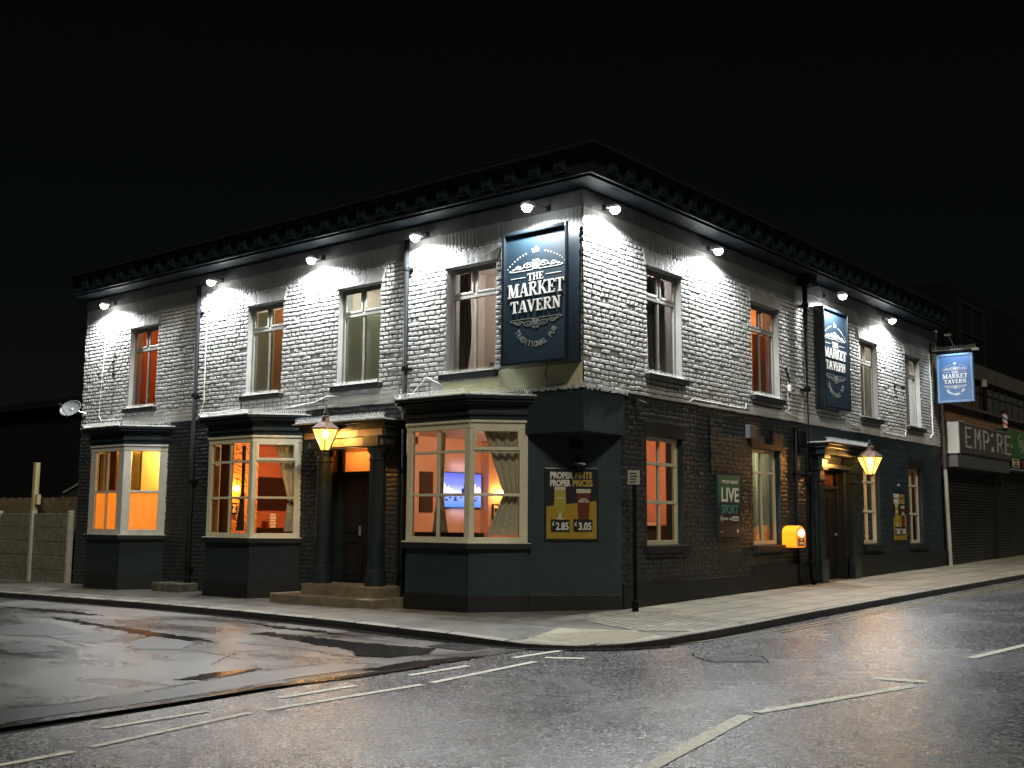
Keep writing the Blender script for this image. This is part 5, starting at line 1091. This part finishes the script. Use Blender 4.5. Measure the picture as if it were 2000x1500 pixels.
# ------------------------------------------------------------ lanterns
LGL = glassmat('lantern_amber_glass', (1, .88, .62), .5, em=(1, .72, .16), estr=.40, tr=.85)
def lantern(f, a, zr, o, label, plate, sc=1.0, e=16):
    c = Vector(f.p(a, zr, o)); x, y = c.x, c.y; t = thing('wall_lantern', label, 'lantern', tuple(c), 'lanterns by the doorways'); rr, rb, h = .235*sc, .075*sc, .34*sc; rot = .3
    hexp = lambda r_, z: [(x+r_*math.cos(rot+k*math.pi/3), y+r_*math.sin(rot+k*math.pi/3), z) for k in range(6)]
    A, B = hexp(rr, zr), hexp(rb, zr-h)
    m = MB().add(A+B, [(k, (k+1) % 6, (k+1) % 6+6, k+6) for k in range(6)]); obj('glass', m, LGL, t)
    m = MB()
    for k in range(6): m.tube([A[k], B[k]], .009, 5); m.tube([A[k], A[(k+1) % 6]], .013, 5); m.tube([B[k], B[(k+1) % 6]], .010, 5)
    m.add(hexp(rb, zr-h-.0)+hexp(rb*.6, zr-h-.03), [(k, (k+1) % 6, (k+1) % 6+6, k+6) for k in range(6)]+[(11, 10, 9, 8, 7, 6)]); obj('frame', m, MT['copper'], t)
    m = MB().add(hexp(rr*1.04, zr+.012)+hexp(rr*.42, zr+.115*sc)+hexp(rr*.30, zr+.125*sc)+hexp(rr*.26, zr+.19*sc)+hexp(rr*.34, zr+.20*sc)+hexp(rr*.1, zr+.225*sc), [(k+6*j, (k+1) % 6+6*j, (k+1) % 6+6*j+6, k+6*j+6) for j in range(5) for k in range(6)]+[(35, 34, 33, 32, 31, 30)])
    obj('hood', m, P('lantern_hood', (.15, .095, .07), .35, .4), t)
    m = MB(); m.lathe(x, y, [(.03, .22*sc), (.045, .25*sc), (.02, .275*sc), (.03, .295*sc), (.012, .315*sc), (.004, .36*sc)], 12, zr); obj('finial', m, MT['black_gloss'], t)
    m = MB(); m.lathe(x, y, [(.001, -.07), (.035, -.04), (.042, 0), (.03, .04), (.012, .06)], 14, zr-.08*sc); obj('bulb', m, emis('lantern_bulb', (1, .78, .35), 45), t, smooth=True)
    P_ = Vector(f.p(plate, zr-.05, .04)); d = Vector(f.p(a, zr-.02, o-rr)); m = MB()
    m.tube([tuple(d), tuple(d*.7+P_*.3+Vector((0, 0, -.10))), tuple(d*.35+P_*.65+Vector((0, 0, -.13))), tuple(P_+Vector((0, 0, -.06)))], .011, 6); m.tube([tuple(d+Vector((0, 0, .02))), tuple(P_+Vector((0, 0, .03)))], .008, 6); m.fb(f, plate-.05, plate+.05, zr-.17, zr+.05, .0, .05); obj('bracket', m, MT['black_gloss'], t)
    lamp('POINT', 'lantern_light', (x, y, zr-.08*sc), e, (1, .46, .13), t, shadow_soft_size=.05)
    return t
lantern(FL, -4.48, 2.63, .75, 'lit brown lantern on a bracket above the columned doorway', -4.30, 1.0, 125)
lantern(FR, 8.87, 2.50, .62, 'lit brown lantern hung before the smaller main road doorway', 9.0, 1.02, 135)

# ------------------------------------------------------------ drainpipes
def pipe(f, a, z0, z1, label, o=.10, r=.042, hopper=None, jog=None):
    t = thing('drainpipe', label, 'drainpipe', f.p(a, z0, o), 'black drainpipes'); m = MB()
    pts = [f.p(a, z0, o+.05), f.p(a, z0+.10, o)]
    pts += [f.p(a, z1, o)]; 
    if jog: pts += [f.p(a+jog[0], z1+jog[1], o+jog[2]), f.p(a+jog[0], z1+jog[1]+.25, o+jog[2])]
    m.tube(pts, r, 12); obj('pipe', m, MT['pipe'], t, smooth=True)
    z = z0+.35
    while z < z1:
        m = MB(); m.lathe(f.p(a, 0, o)[0], f.p(a, 0, o)[1], [(r*1.25, 0), (r*1.32, .02), (r*1.32, .06), (r*1.1, .09)], 14, z); m.fb(f, a-.08, a+.08, z+.02, z+.05, .0, o-r*.6); obj('collar', m, MT['pipe'], t); z += 1.62
    return t
pipe(FL, -8.98, -.1, 5.66, 'black drainpipe on the side street wall between the left and middle bays')
pipe(FL, -3.38, -.05, 5.66, 'black drainpipe between the columned doorway and the corner bay')
pipe(FR, 7.15, .08, 5.85, 'black drainpipe on the main road wall beside the narrow sign', o=.12, r=.05, jog=(0, .12, .30))
m = MB(); m.fb(FR, 6.98, 7.32, 5.70, 5.92, .05, .30); tag(obj('rainwater_hopper', m, MT['pipe']), 'black rainwater hopper below the cornice above the narrow sign pipe', 'hopper')
tk = pipe(FR, 6.72, .1, 2.95, 'thinner black pipe beside the yellow defibrillator box', o=.05, r=.028)
# cables and conduits
def cable(pts, label, r=.007, mat='conduit'):
    m = MB(); m.tube(pts, r, 5); return tag(obj('wall_cable', m, MT[mat]), label, 'cable', 'cables on the walls')
FLp = lambda a, z, o=.02: FL.p(a, z, o)
cable([FLp(-12.35, 5.2), FLp(-12.45, 4.2), FLp(-12.5, 3.35), FLp(-12.4, 3.24), FLp(-11.6, 3.23)], 'white cable down the far left of the side street wall')
cable([FLp(-8.82, 5.5), FLp(-8.80, 3.4), FLp(-8.9, 3.2), FLp(-8.4, 3.18), FLp(-7.7, 3.22), FLp(-7.68, 3.42)], 'white cable beside the left drainpipe running to the window sill')
cable([FLp(-6.45, 3.14), FLp(-5.6, 3.20), FLp(-5.3, 3.28), FLp(-5.0, 3.26)], 'white cable on the wall below the third upper window')
cable([FLp(-3.55, 3.22), FLp(-3.3, 3.18), FLp(-2.98, 3.42), FLp(-2.7, 3.30)], 'white cable looping beside the sill left of the corner sign')
FRp = lambda a, z, o=.02: FR.p(a, z, o)
cable([FRp(2.9, 3.10), FRp(3.0, 3.16), FRp(4.8, 3.15), FRp(4.85, 3.25)], 'white cable along the main road wall under the second upper window')
cable([FRp(6.5, 3.6), FRp(6.55, 3.3), FRp(6.4, 3.22), FRp(7.0, 3.15)], 'short white cable left of the main road drainpipe')
cable([FRp(9.3, 3.28), FRp(9.5, 3.22), FRp(10.0, 3.2)], 'short white cable below the narrow wall sign')
cable([FRp(14.45, 5.3, .03), FRp(14.5, 4.2, .03), FRp(14.5, 3.35, .03), FRp(14.3, 3.24, .03)], 'white conduit beside the hanging sign', .018)
cable([FRp(11.3, 3.22), FRp(11.4, 3.18), FRp(12.6, 3.16), FRp(12.7, 3.3)], 'white cable between the last two upper sills')
cable([FRp(3.52, 2.95), FRp(3.52, 2.1), FRp(3.55, 2.0)], 'dark cable running down above the LIVE SPORT poster', .02, 'pipe')
cable([FLp(-.55, 3.40, .1), FLp(-.62, 3.28, .05), FLp(-.62, 3.2, .04)], 'short cable hanging below the large corner sign', .006, 'pipe')
m = MB(); m.fb(FL, -.72, -.60, 3.17, 3.24, .02, .06); tag(obj('junction_box', m, MT['cream_smooth']), 'small cream junction box under the large corner sign', 'junction box')
# small boxes on walls
def wbox(f, a0, a1, z0, z1, d, mat, name, label, cat):
    m = MB(); m.fb(f, a0, a1, z0, z1, .02, d); m.fb(f, a0+.01, a1-.01, z0+.01, z1-.01, d, d+.008); return tag(obj(name, m, mat, bevel=.008), label, cat)
BX = P('grey_alarm_box', (.07, .075, .075), .4)
wbox(FR, 4.78, 5.02, 2.64, 2.87, .10, BX, 'alarm_box', 'grey square alarm box above the blind covered ground floor window', 'alarm box')
wbox(FR, 5.70, 5.80, 2.58, 2.86, .06, MT['pipe'], 'cable_box', 'narrow black box right of the grey alarm box', 'cable box')
wbox(FR, 6.80, 7.05, 2.62, 2.90, .12, MT['pipe'], 'alarm_box', 'black box behind the main road drainpipe', 'alarm box')
m = MB(); m.fpoly(FR, [(7.72+.06*math.cos(a)+.0, 2.30+.05*math.sin(a)) for a in np.linspace(0, 6.28, 7)[:-1]], .02, .04); tag(obj('wall_vent', m, MT['black_sheet']), 'small black star shaped tie plate beside the smaller doorway', 'wall plate')
# security cameras / lamps
def seccam(f, a, z, label, s=1, tint=None):
    t = thing('security_camera', label, 'camera', f.p(a, z, .05)); m = MB(); m.tube([f.p(a, z, .02), f.p(a, z-.02, .14*s)], .014, 6); m.fb(f, a-.035, a+.035, z-.035, z+.035, .015, .035); obj('mount', m, MT['pipe'], t)
    m = MB(); m.tube([f.p(a-.07, z-.03, .15*s), f.p(a+.09, z-.06, .17*s)], .032, 10); obj('body', m, MT['metal_dark'], t)
    return t
seccam(FR, 1.25, 2.98, 'black security camera under the flashing right of the corner')
seccam(FC, .74, 2.06, 'small dark camera above the pint poster on the splayed corner')
seccam(FR, 12.05, 4.28, 'small camera dome between the last two upper windows', 1.2)
wbox(FC, .62, .80, 2.24, 2.36, .08, MT['pipe'], 'speaker_box', 'dark box tucked under the corner overhang', 'box')
wbox(FR, 12.0, 12.1, 2.02, 2.07, .05, MT['metal_grey'], 'wall_light', 'tiny grey fitting above the poster between the last windows', 'wall fitting')
wbox(FL, -3.22, -3.12, 2.38, 2.5, .06, P('orange_bell_box', (.45, .22, .12), .5), 'bell_box', 'small orange box right of the drainpipe beside the corner bay', 'box')
m = MB(); m.fb(FR, 6.50, 6.56, 3.62, 3.74, .02, .08); tag(obj('sensor', m, MT['sill_white']), 'small white sensor left of the main road drainpipe', 'sensor')
m = MB(); m.tube([FR.p(6.45, 4.05, .02), FR.p(6.30, 3.75, .16)], .02, 6); tag(obj('wall_bracket', m, MT['pipe']), 'thin dark bracket on the white wall left of the drainpipe', 'bracket')
# chamfer inspection rectangle frame round the poster
# ------------------------------------------------------------ defibrillator cabinet
df = thing('defibrillator', 'glowing yellow defibrillator cabinet on the main road wall', 'defibrillator', FR.p(6.3, .74, 0))
DY = P('glowing_yellow_plastic', (.85, .38, .02), .4, emit=(1, .26, .0), estr=.33)
pr = [(6.10, .76), (6.50, .76), (6.50, 1.02)]+[(6.30+.2*math.cos(a), 1.02+.13*math.sin(a)) for a in np.linspace(0, math.pi, 9)][1:-1]+[(6.10, 1.02)]
m = MB(); m.fpoly(FR, pr, .02, .29); obj('shell', m, DY, df, bevel=.02)
m = MB(); m.fpoly(FR, [(6.30+(a-6.30)*.86, .93+(z-.93)*.86) for a, z in pr], .29, .31); obj('door', m, P('defib_door_plastic', (.55, .20, .05), .35, emit=(1, .3, .05), estr=.06), df)
m = MB(); m.fpoly(FR, [(6.30+.075*math.cos(a), 1.02+.065*math.sin(a)) for a in np.linspace(0, 6.283, 17)[:-1]], .31, .325); obj('lamp', m, emis('defib_lamp_glow', (1, .85, .55), 5), df)
m = MB(); m.fb(FR, 6.16, 6.40, .80, .93, .31, .318); obj('label', m, P('defib_label', (.05, .05, .04), .4), df)
m = MB(); addtext(m, FR, 6.28, .885, .319, 'AED', .04, 1, .001, extrude=.0005); m.fb(FR, 6.19, 6.37, .82, .86, .3182, .3196); obj('label_lettering', m, P('defib_label_text', (.4, .38, .3), .4), df)
lamp('POINT', 'cabinet_light', FR.p(6.30, 1.02, .42), 1.6, (1, .4, .08), df, shadow_soft_size=.06)
lamp('POINT', 'cabinet_side_light', FR.p(5.98, .95, .10), .25, (1, .18, .03), df, shadow_soft_size=.06)

# ------------------------------------------------------------ satellite dish
t = thing('satellite_dish', 'grey satellite dish fixed at the left end of the white wall', 'satellite dish', FL.p(-13.0, 3.5, .1)); c = Vector(FL.p(-13.12, 3.52, .32)); ax = Vector((.35, -.9, .5)).normalized(); uu = ax.cross(Vector((0, 0, 1))).normalized(); vv = uu.cross(ax)
m = MB(); n_ = 24
for j, (r_, dd) in enumerate([(0, -.06), (.1, -.05), (.2, -.03), (.27, .0), (.275, .008)]):
    for i in range(n_): th = 2*math.pi*i/n_; m.v.append(tuple(c+uu*r_*math.cos(th)*.95+vv*r_*math.sin(th)*.72+ax*dd))
for j in range(4):
    for i in range(n_): m.f.append((j*n_+i, j*n_+(i+1) % n_, (j+1)*n_+(i+1) % n_, (j+1)*n_+i))
d_ = obj('dish', m, P('dish_grey', (.14, .15, .15), .5), t, smooth=True); sd = d_.modifiers.new('solid', 'SOLIDIFY'); sd.thickness = .008
m = MB(); m.tube([tuple(c-vv*.19), tuple(c-vv*.12+ax*.28)], .010, 6); m.tube([tuple(c-ax*.05), FL.p(-12.98, 3.42, .03)], .018, 6); obj('arm', m, MT['metal_grey'], t)
m = MB(); m.tube([tuple(c-vv*.13+ax*.25), tuple(c-vv*.10+ax*.33)], .028, 8); obj('receiver', m, MT['metal_dark'], t)
# vine / broken cable on the left wall
m = MB(); random.seed(3)
m.tube([FLp(-12.0, 4.55), FLp(-12.02, 4.2), FLp(-11.98, 3.9), FLp(-12.03, 3.35)], .006, 4); m.tube([FLp(-12.25, 4.28), FLp(-12.1, 4.42), FLp(-12.0, 4.62)], .006, 4)
for i in range(7): a, z = -12.0+random.uniform(-.05, .05), random.choice((4.62, 4.38, 4.3, 4.2)); m.fpoly(FL, [(a+.03*math.cos(k), z+.04*math.sin(k)) for k in (0, 1.5, 3, 4.5)], .02, .035)
tag(obj('creeper_stem', m, P('dark_stem', (.03, .03, .025), .8)), 'dry dark creeper stem on the white wall left of the first upper window', 'plant')

# ------------------------------------------------------------ street sign post
t = thing('sign_post', 'slim black post with a small white notice by the corner wall', 'sign post', (.35, .75, -.04))
m = MB(); m.lathe(.35, .75, [(.045, -.04), (.045, .10), (.03, .12), (.028, 1.93), (.02, 1.95)], 12); obj('post', m, MT['pipe'], t, smooth=False)
FN = F(.35, .75, .95, .32, .32, -.95)
m = MB(); m.fb(FN, -.085, .085, 1.72, 1.92, .03, .04); obj('plate', m, P('notice_plate', (.26, .25, .21), .5), t)
m = MB(); 
for z in (1.88, 1.84, 1.80, 1.76): m.fb(FN, -.06, random.uniform(.03, .06), z-.012, z+.004, .04, .042)
obj('notice_lettering', m, BLK, t)
# stone block by the left bay
t = thing('stone_block', 'low mossy stone step beside the left drainpipe', 'step', (-9.2, -.2, -.2)); m = MB()
for x0, x1 in ((-9.65, -9.2), (-9.18, -8.75)): m.box(x0, x1, -.42, .0, -.3, .02)
obj('blocks', m, P('mossy_stone', (.10, .10, .07), .8, noise=(8, .4), bump=(25, .8, .02)), t, bevel=.02)

# ------------------------------------------------------------ left: concrete fence and dark house
CON = P('weathered_concrete', (.13, .12, .09), .8, noise=(7, .5, 9), bump=(40, .5, .01)); TIM = P('weathered_timber', (.13, .10, .055), .7, noise=(6, .5))
FF = F(0, .0, 1, 0, 0, -1)
t = thing('concrete_fence', 'weathered concrete panel fence left of the pub', 'fence', (-16, .1, -.2))
posts = [-21.4, -19.8, -18.2, -16.6, -15.02, -13.42]
for a in posts: m = MB(); m.fb(FF, a-.05, a+.05, -.4, 1.36, -.05, .06); obj('post', m, P('pale_concrete', (.32, .30, .24), .7, noise=(9, .7)), t, bevel=.01)
for i in range(len(posts)-1):
    for k_ in range(5): m = MB(); z0 = -.22+k_*.305; m.fb(FF, posts[i]+.052, posts[i+1]-.052, z0, z0+.30, -.02-.004*(k_ % 2), .02+random.uniform(-.006, .008)); obj('panel', m, CON, t, bevel=.012)
t = thing('timber_fence', 'vertical board fence rising behind the concrete panels', 'fence', (-17, .5, 0)); a = -21.5
while a < -13.3: m = MB(); w_ = random.uniform(.12, .16); m.fb(FF, a, a+w_-.012, .2, 1.66+random.uniform(-.015, .02), -.36, -.34); obj('board', m, TIM, t); a += w_
t = thing('timber_post', 'tall pale timber post beside the fence with a short block', 'post', (-15.1, .0, 1.1)); m = MB(); m.fb(FF, -15.17, -15.06, 1.2, 2.44, -.10, .0); obj('post', m, P('pale_timber', (.34, .29, .14), .7, noise=(6, .7)), t); m = MB(); m.fb(FF, -15.05, -14.93, 1.5, 1.72, -.09, -.01); obj('block', m, P('pale_timber_block', (.30, .25, .12), .7), t)
t = thing('shed', 'dark shed with a pale sloping roof edge behind the fence', 'shed', (-14.6, 2, 0)); fs_ = F(0, 1.2, 1, 0, 0, -1)
m = MB(); m.fpoly(fs_, [(-16.8, 0), (-13.3, 0), (-13.3, 2.55), (-16.8, 1.55)], -2, 0); obj('wall', m, P('shed_dark', (.01, .01, .01), .8), t)
m = MB(); m.ribbon(fs_, [(-15.95, 1.80), (-13.3, 2.60)], .045, 0, .04); obj('roof_edge', m, P('dull_white_board', (.17, .17, .165), .6), t)
hb = thing('brick_house', 'dark house beyond the fence with one faint window', 'house', (-26, 8, -.3)); fh = F(0, 9, 1, 0, 0, -1)
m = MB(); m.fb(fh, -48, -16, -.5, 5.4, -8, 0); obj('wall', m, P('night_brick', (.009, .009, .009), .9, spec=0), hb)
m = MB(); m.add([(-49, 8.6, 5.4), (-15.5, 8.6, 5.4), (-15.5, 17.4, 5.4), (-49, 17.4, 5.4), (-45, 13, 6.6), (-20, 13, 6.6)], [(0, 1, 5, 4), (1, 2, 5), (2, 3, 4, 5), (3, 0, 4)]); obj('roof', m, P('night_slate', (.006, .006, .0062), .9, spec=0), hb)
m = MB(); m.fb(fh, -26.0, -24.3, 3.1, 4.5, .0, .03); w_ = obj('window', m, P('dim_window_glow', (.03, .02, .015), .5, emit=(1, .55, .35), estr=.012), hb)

# ------------------------------------------------------------ right: shops
t = thing('shop_building', 'brown brick shop block right of the pub with roller shutters and upper windows', 'building', (0, 17, 0)); SH = t
m = MB(); m.fb(FR, RYE+.02, 60, -.3, 4.2, -6, -.10); obj('wall', m, MT['brick_red'], t)
m = MB(); m.fb(FR, RYE+.02, 60, 4.2, 4.27, -.14, .04); m.fb(FR, RYE+.02, 60, 3.98+.2, 4.2, -.1, -.05); obj('ledge', m, P('dark_shop_ledge', (.05, .045, .04), .6), t)
UPW = P('grey_window_panels', (.06, .06, .05), .5, noise=(2, .6)); UPB = P('brown_window_panels', (.075, .045, .035), .5, noise=(2, .6))
m = MB(); m.fb(FR, RYE+.02, 60, 4.27, 5.15, -6, -.30); obj('wall', m, P('dark_upper_cladding', (.018, .017, .016), .7), t)
a = 15.3; k_ = 0
while a < 40:
    w_ = .62; m = MB(); m.fb(FR, a, a+w_, 4.31, 5.02, -.30, -.24); q = obj('window', m, UPB if a < 19 else UPW, t); m = MB(); m.fb(FR, a-.045, a-.003, 4.29, 5.06, -.30, -.20); m.fb(FR, a-.003, a+w_, 4.80, 4.83, -.24, -.215); obj('frame', m, P('dark_mullion', (.02, .018, .016), .5), q); a += w_+.045; k_ += 1
m = MB(); m.fb(FR, RYE+.02, 60, 5.15, 5.22, -6, -.12); m.fb(FR, 18.5, 60, 5.22, 5.62, -6, -.22); obj('parapet', m, P('stone_parapet', (.055, .05, .04), .8, noise=(2, .5)), t)
# shutters
def shutter(a0, a1, z1, lab):
    m = MB(); z = .0
    while z < z1: m.fpoly(F(0, 0, 0, 1, 1, 0), [(a0, z), (a1, z), (a1, z+.07), (a0, z+.07)], -.05, -.02+.001); m.fb(FR, a0, a1, z+.012, z+.058, -.02, .0); z += .075
    s_ = obj('roller_shutter', m, P('dark_shutter', (.045, .046, .043), .38, .4, noise=(1.5, .5)), SH, label=lab)
    
    for q0 in (a0-.08, a1): m = MB(); m.fb(FR, q0, q0+.08, -.2, z1, -.08, .05); obj('guide_rail', m, MT['metal_dark'], s_)
shutter(15.32, 19.4, 2.62, 'wide dark roller shutter next to the pub'); shutter(19.62, 30, 2.8, 'second dark roller shutter further right')
# EMPIRE sign box
t = thing('shop_sign', 'grey shop sign box reading EMPIRE beside the pub', 'sign', FR.p(17.5, 2.9, .1))
m = MB(); m.fb(FR, 15.45, 20.0, 2.95, 3.72, -.1, .34); obj('box', m, P('sign_side_metal', (.20, .21, .21), .5, noise=(2, .8)), t, bevel=.01)
m = MB(); m.fb(FR, 15.40, 15.47, 2.93, 3.74, -.1, .36); m.fb(FR, 15.40, 15.9, 3.72, 3.745, -.1, .36); obj('trim', m, P('sign_trim_white', (.42, .40, .35), .5), t)
m = MB(); m.fb(FR, 15.52, 19.95, 2.97, 3.70, .34, .35); obj('face', m, P('sign_face_brown', (.075, .062, .060), .4), t)
m = MB(); m.fb(FR, 15.45, 20.0, 2.60, 2.945, -.1, .30); obj('shutter_housing', m, P('housing_grey', (.085, .085, .083), .45, noise=(2, .7)), t)
m = MB(); LT = [('E', 16.0), ('M', 16.75), ('P', 17.5), ('R', 18.75), ('E', 19.5)]
def sk(letter, a, z0, h, w_):
    S_ = {'E': [[(1, 0), (0, 0), (0, 1), (1, 1)], [(0, .52), (.75, .52)]], 'M': [[(0, 0), (.05, 1), (.5, .45), (.95, 1), (1, 0)]], 'P': [[(0, 0), (0, 1), (.6, .97), (.95, .82), (.95, .6), (.6, .44), (0, .42)]], 'R': [[(0, 0), (0, 1), (.6, .97), (.95, .82), (.95, .62), (.6, .46), (0, .44)], [(.4, .45), (1, 0)]]}[letter]
    for p in S_: m.ribbon(FR, [(a+x*w_, z0+y*h) for x, y in p], .055, .35, .365)
for l_, a in LT: sk(l_, a, 3.12, .48, .44)
m.fpoly(FR, [(18.18, 3.50), (18.38, 3.50), (18.28, 3.60)], .35, .365); m.fpoly(FR, [(18.15, 3.10), (18.41, 3.10), (18.28, 3.24)], .35, .365)
obj('lettering', m, P('pale_sign_letters', (.34, .33, .29), .5), t)
# green sign and THE LU... sign
t = thing('shop_sign', 'green shop fascia with pale oval badges right of the grey sign', 'sign', FR.p(24, 3.05, .1))
m = MB(); m.fb(FR, 20.15, 30, 3.10, 3.90, -.1, .12); obj('board', m, P('sign_green', (.045, .12, .045), .5, noise=(2, .8)), t)
m = MB()
for a, w_ in ((22.0, .26), (22.75, .26)): m.ribbon(FR, [(a+w_*math.cos(q), 3.55+.26*math.sin(q)) for q in np.linspace(0, 6.3, 18)], .03, .12, .13)
m.fb(FR, 21.93, 22.07, 3.42, 3.66, .12, .13); m.fb(FR, 22.66, 22.84, 3.40, 3.70, .12, .131)
for a, z, h_ in ((20.35, 3.65, .2), (20.45, 3.45, .12), (20.38, 3.28, .14), (21.0, 3.42, .12), (20.85, 3.66, .1)): m.fpoly(FR, [(a-.12, z-h_/2), (a+.12, z-h_/2+.03), (a+.05, z+h_/2)], .12, .13)
obj('badges', m, P('sign_pale_green', (.22, .26, .16), .5), t)
t = thing('shop_sign', 'black shop sign with red THE LU lettering and cream badge', 'sign', FR.p(23, 2.8, .1))
m = MB(); m.fb(FR, 20.3, 30, 2.76, 3.08, -.1, .26); obj('board', m, BLK, t); m = MB(); m.fb(FR, 20.3, 30, 2.72, 2.76, -.1, .28); obj('trim', m, MT['metal_grey'], t)
m = MB(); m.fb(FR, 20.45, 21.15, 2.80, 3.05, .26, .27); obj('badge', m, P('cream_badge', (.36, .34, .20), .5), t)
m = MB(); addtext(m, FR, 20.8, 2.97, .272, 'OPEN', .08, 1, .001, width=.4, extrude=.0008) if False else m.fb(FR, 20.6, 21.0, 2.98, 3.02, .27, .273); m.fb(FR, 20.74, 20.86, 2.90, 2.94, .27, .273); m.fb(FR, 20.58, 21.02, 2.83, 2.87, .27, .273); obj('badge_lettering', m, MT['darkwood'], t)
m = MB(); addtext(m, FR, 21.35, 2.82, .262, 'THE LU', .27, 1, .008, 'LEFT', width=2.0, extrude=.003); obj('lettering', m, P('red_letters', (.30, .03, .02), .4), t)
# barber pole
t = thing('barber_pole', 'red white and blue barber pole above the grey sign', 'barber pole', FR.p(19.6, 3.8, .35)); x, y, _ = FR.p(19.55, 0, .35)
cols = [P('pole_white', (.55, .53, .5), .4), P('pole_red', (.40, .05, .04), .4), P('pole_blue', (.04, .06, .22), .4)]
m = MB(); nseg, nh = 18, 30
for j in range(nh+1):
    for i in range(nseg): th = 2*math.pi*i/nseg; m.v.append((x+.07*math.cos(th), y+.07*math.sin(th), 3.83+.40*j/nh))
for j in range(nh):
    for i in range(nseg): m.f.append((j*nseg+i, j*nseg+(i+1) % nseg, (j+1)*nseg+(i+1) % nseg, (j+1)*nseg+i))
po = obj('cylinder', m, cols, t)
for p_ in po.data.polygons:
    j = p_.index//nseg; i = p_.index % nseg; q = ((i/nseg)+j/nh*1.3) % 1; p_.material_index = 1 if q < .25 else (2 if .5 < q < .7 else 0)
m = MB(); m.lathe(x, y, [(.02, 3.74), (.085, 3.77), (.085, 3.83), (.06, 3.83)], 16); m.lathe(x, y, [(.06, 4.23), (.085, 4.23), (.085, 4.28), (.03, 4.33)], 16); m.tube([(x, y, 3.8), (-.1, y, 3.8)], .02, 6); obj('caps', m, MT['metal_dark'], t)
# pale capped soil pipe on the shop
t = thing('soil_pipe', 'dark pipe with a pale cap on the shop upper wall', 'pipe', FR.p(19.6, 4.1, -.05)); m = MB(); m.tube([FR.p(19.3, 4.1, -.08), FR.p(19.3, 4.98, -.08)], .06, 10); obj('pipe', m, MT['pipe'], t); m = MB(); m.tube([FR.p(19.3, 4.98, -.08), FR.p(19.3, 5.18, -.08)], [.09, .075], 10); obj('cap', m, P('pale_cap', (.22, .20, .15), .6), t)
# white pole at the joint
t = thing('white_pole', 'leaning white painted pole against the end of the pub wall', 'pole', FR.p(15.06, .2, .12)); m = MB(); m.tube([FR.p(15.02, .15, .16), FR.p(15.10, 2.50, .10)], .045, 10); m.tube([FR.p(15.10, 2.50, .10), FR.p(15.10, 2.52, .10)], .03, 10); obj('pole', m, P('white_pole_paint', (.30, .29, .24), .5, noise=(5, .6)), t)
m = MB(); m.tube([FR.p(15.22, .2, .05), FR.p(15.22, 5.2, .05)], .05, 8); tag(obj('drainpipe', m, P('brown_pipe', (.04, .025, .02), .5)), 'brown pipe running up the joint between pub and shop', 'drainpipe')
# tall dark building behind with sash window
t = thing('tall_building', 'tall unlit building behind the shops with a four pane sash window', 'building', (-2, 30, 0)); FB_ = F(-1.5, 0, 0, 1, 1, 0)
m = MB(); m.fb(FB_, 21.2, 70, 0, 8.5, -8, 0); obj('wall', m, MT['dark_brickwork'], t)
m = MB(); A0, A1, Z0, Z1 = 22.0, 24.6, 6.15, 8.1
for q in ((A0, A0+.12, Z0, Z1), (A1-.12, A1, Z0, Z1), (A0+.12, A1-.12, Z0, Z0+.1), (A0+.12, A1-.12, Z1-.1, Z1), ((A0+A1)/2-.04, (A0+A1)/2+.04, Z0+.1, Z1-.1), (A0+.12, (A0+A1)/2-.04, 7.05, 7.13), ((A0+A1)/2+.04, A1-.12, 7.05, 7.13)): m.fb(FB_, *q, .0, .06)
wf = obj('window', m, P('dim_window_frame', (.013, .015, .016), .7, spec=0), t); m = MB(); m.fb(FB_, A0+.12, A1-.12, Z0+.1, Z1-.1, .0, .01); obj('pane', m, P('dark_pane', (.006, .008, .01), .1), wf)
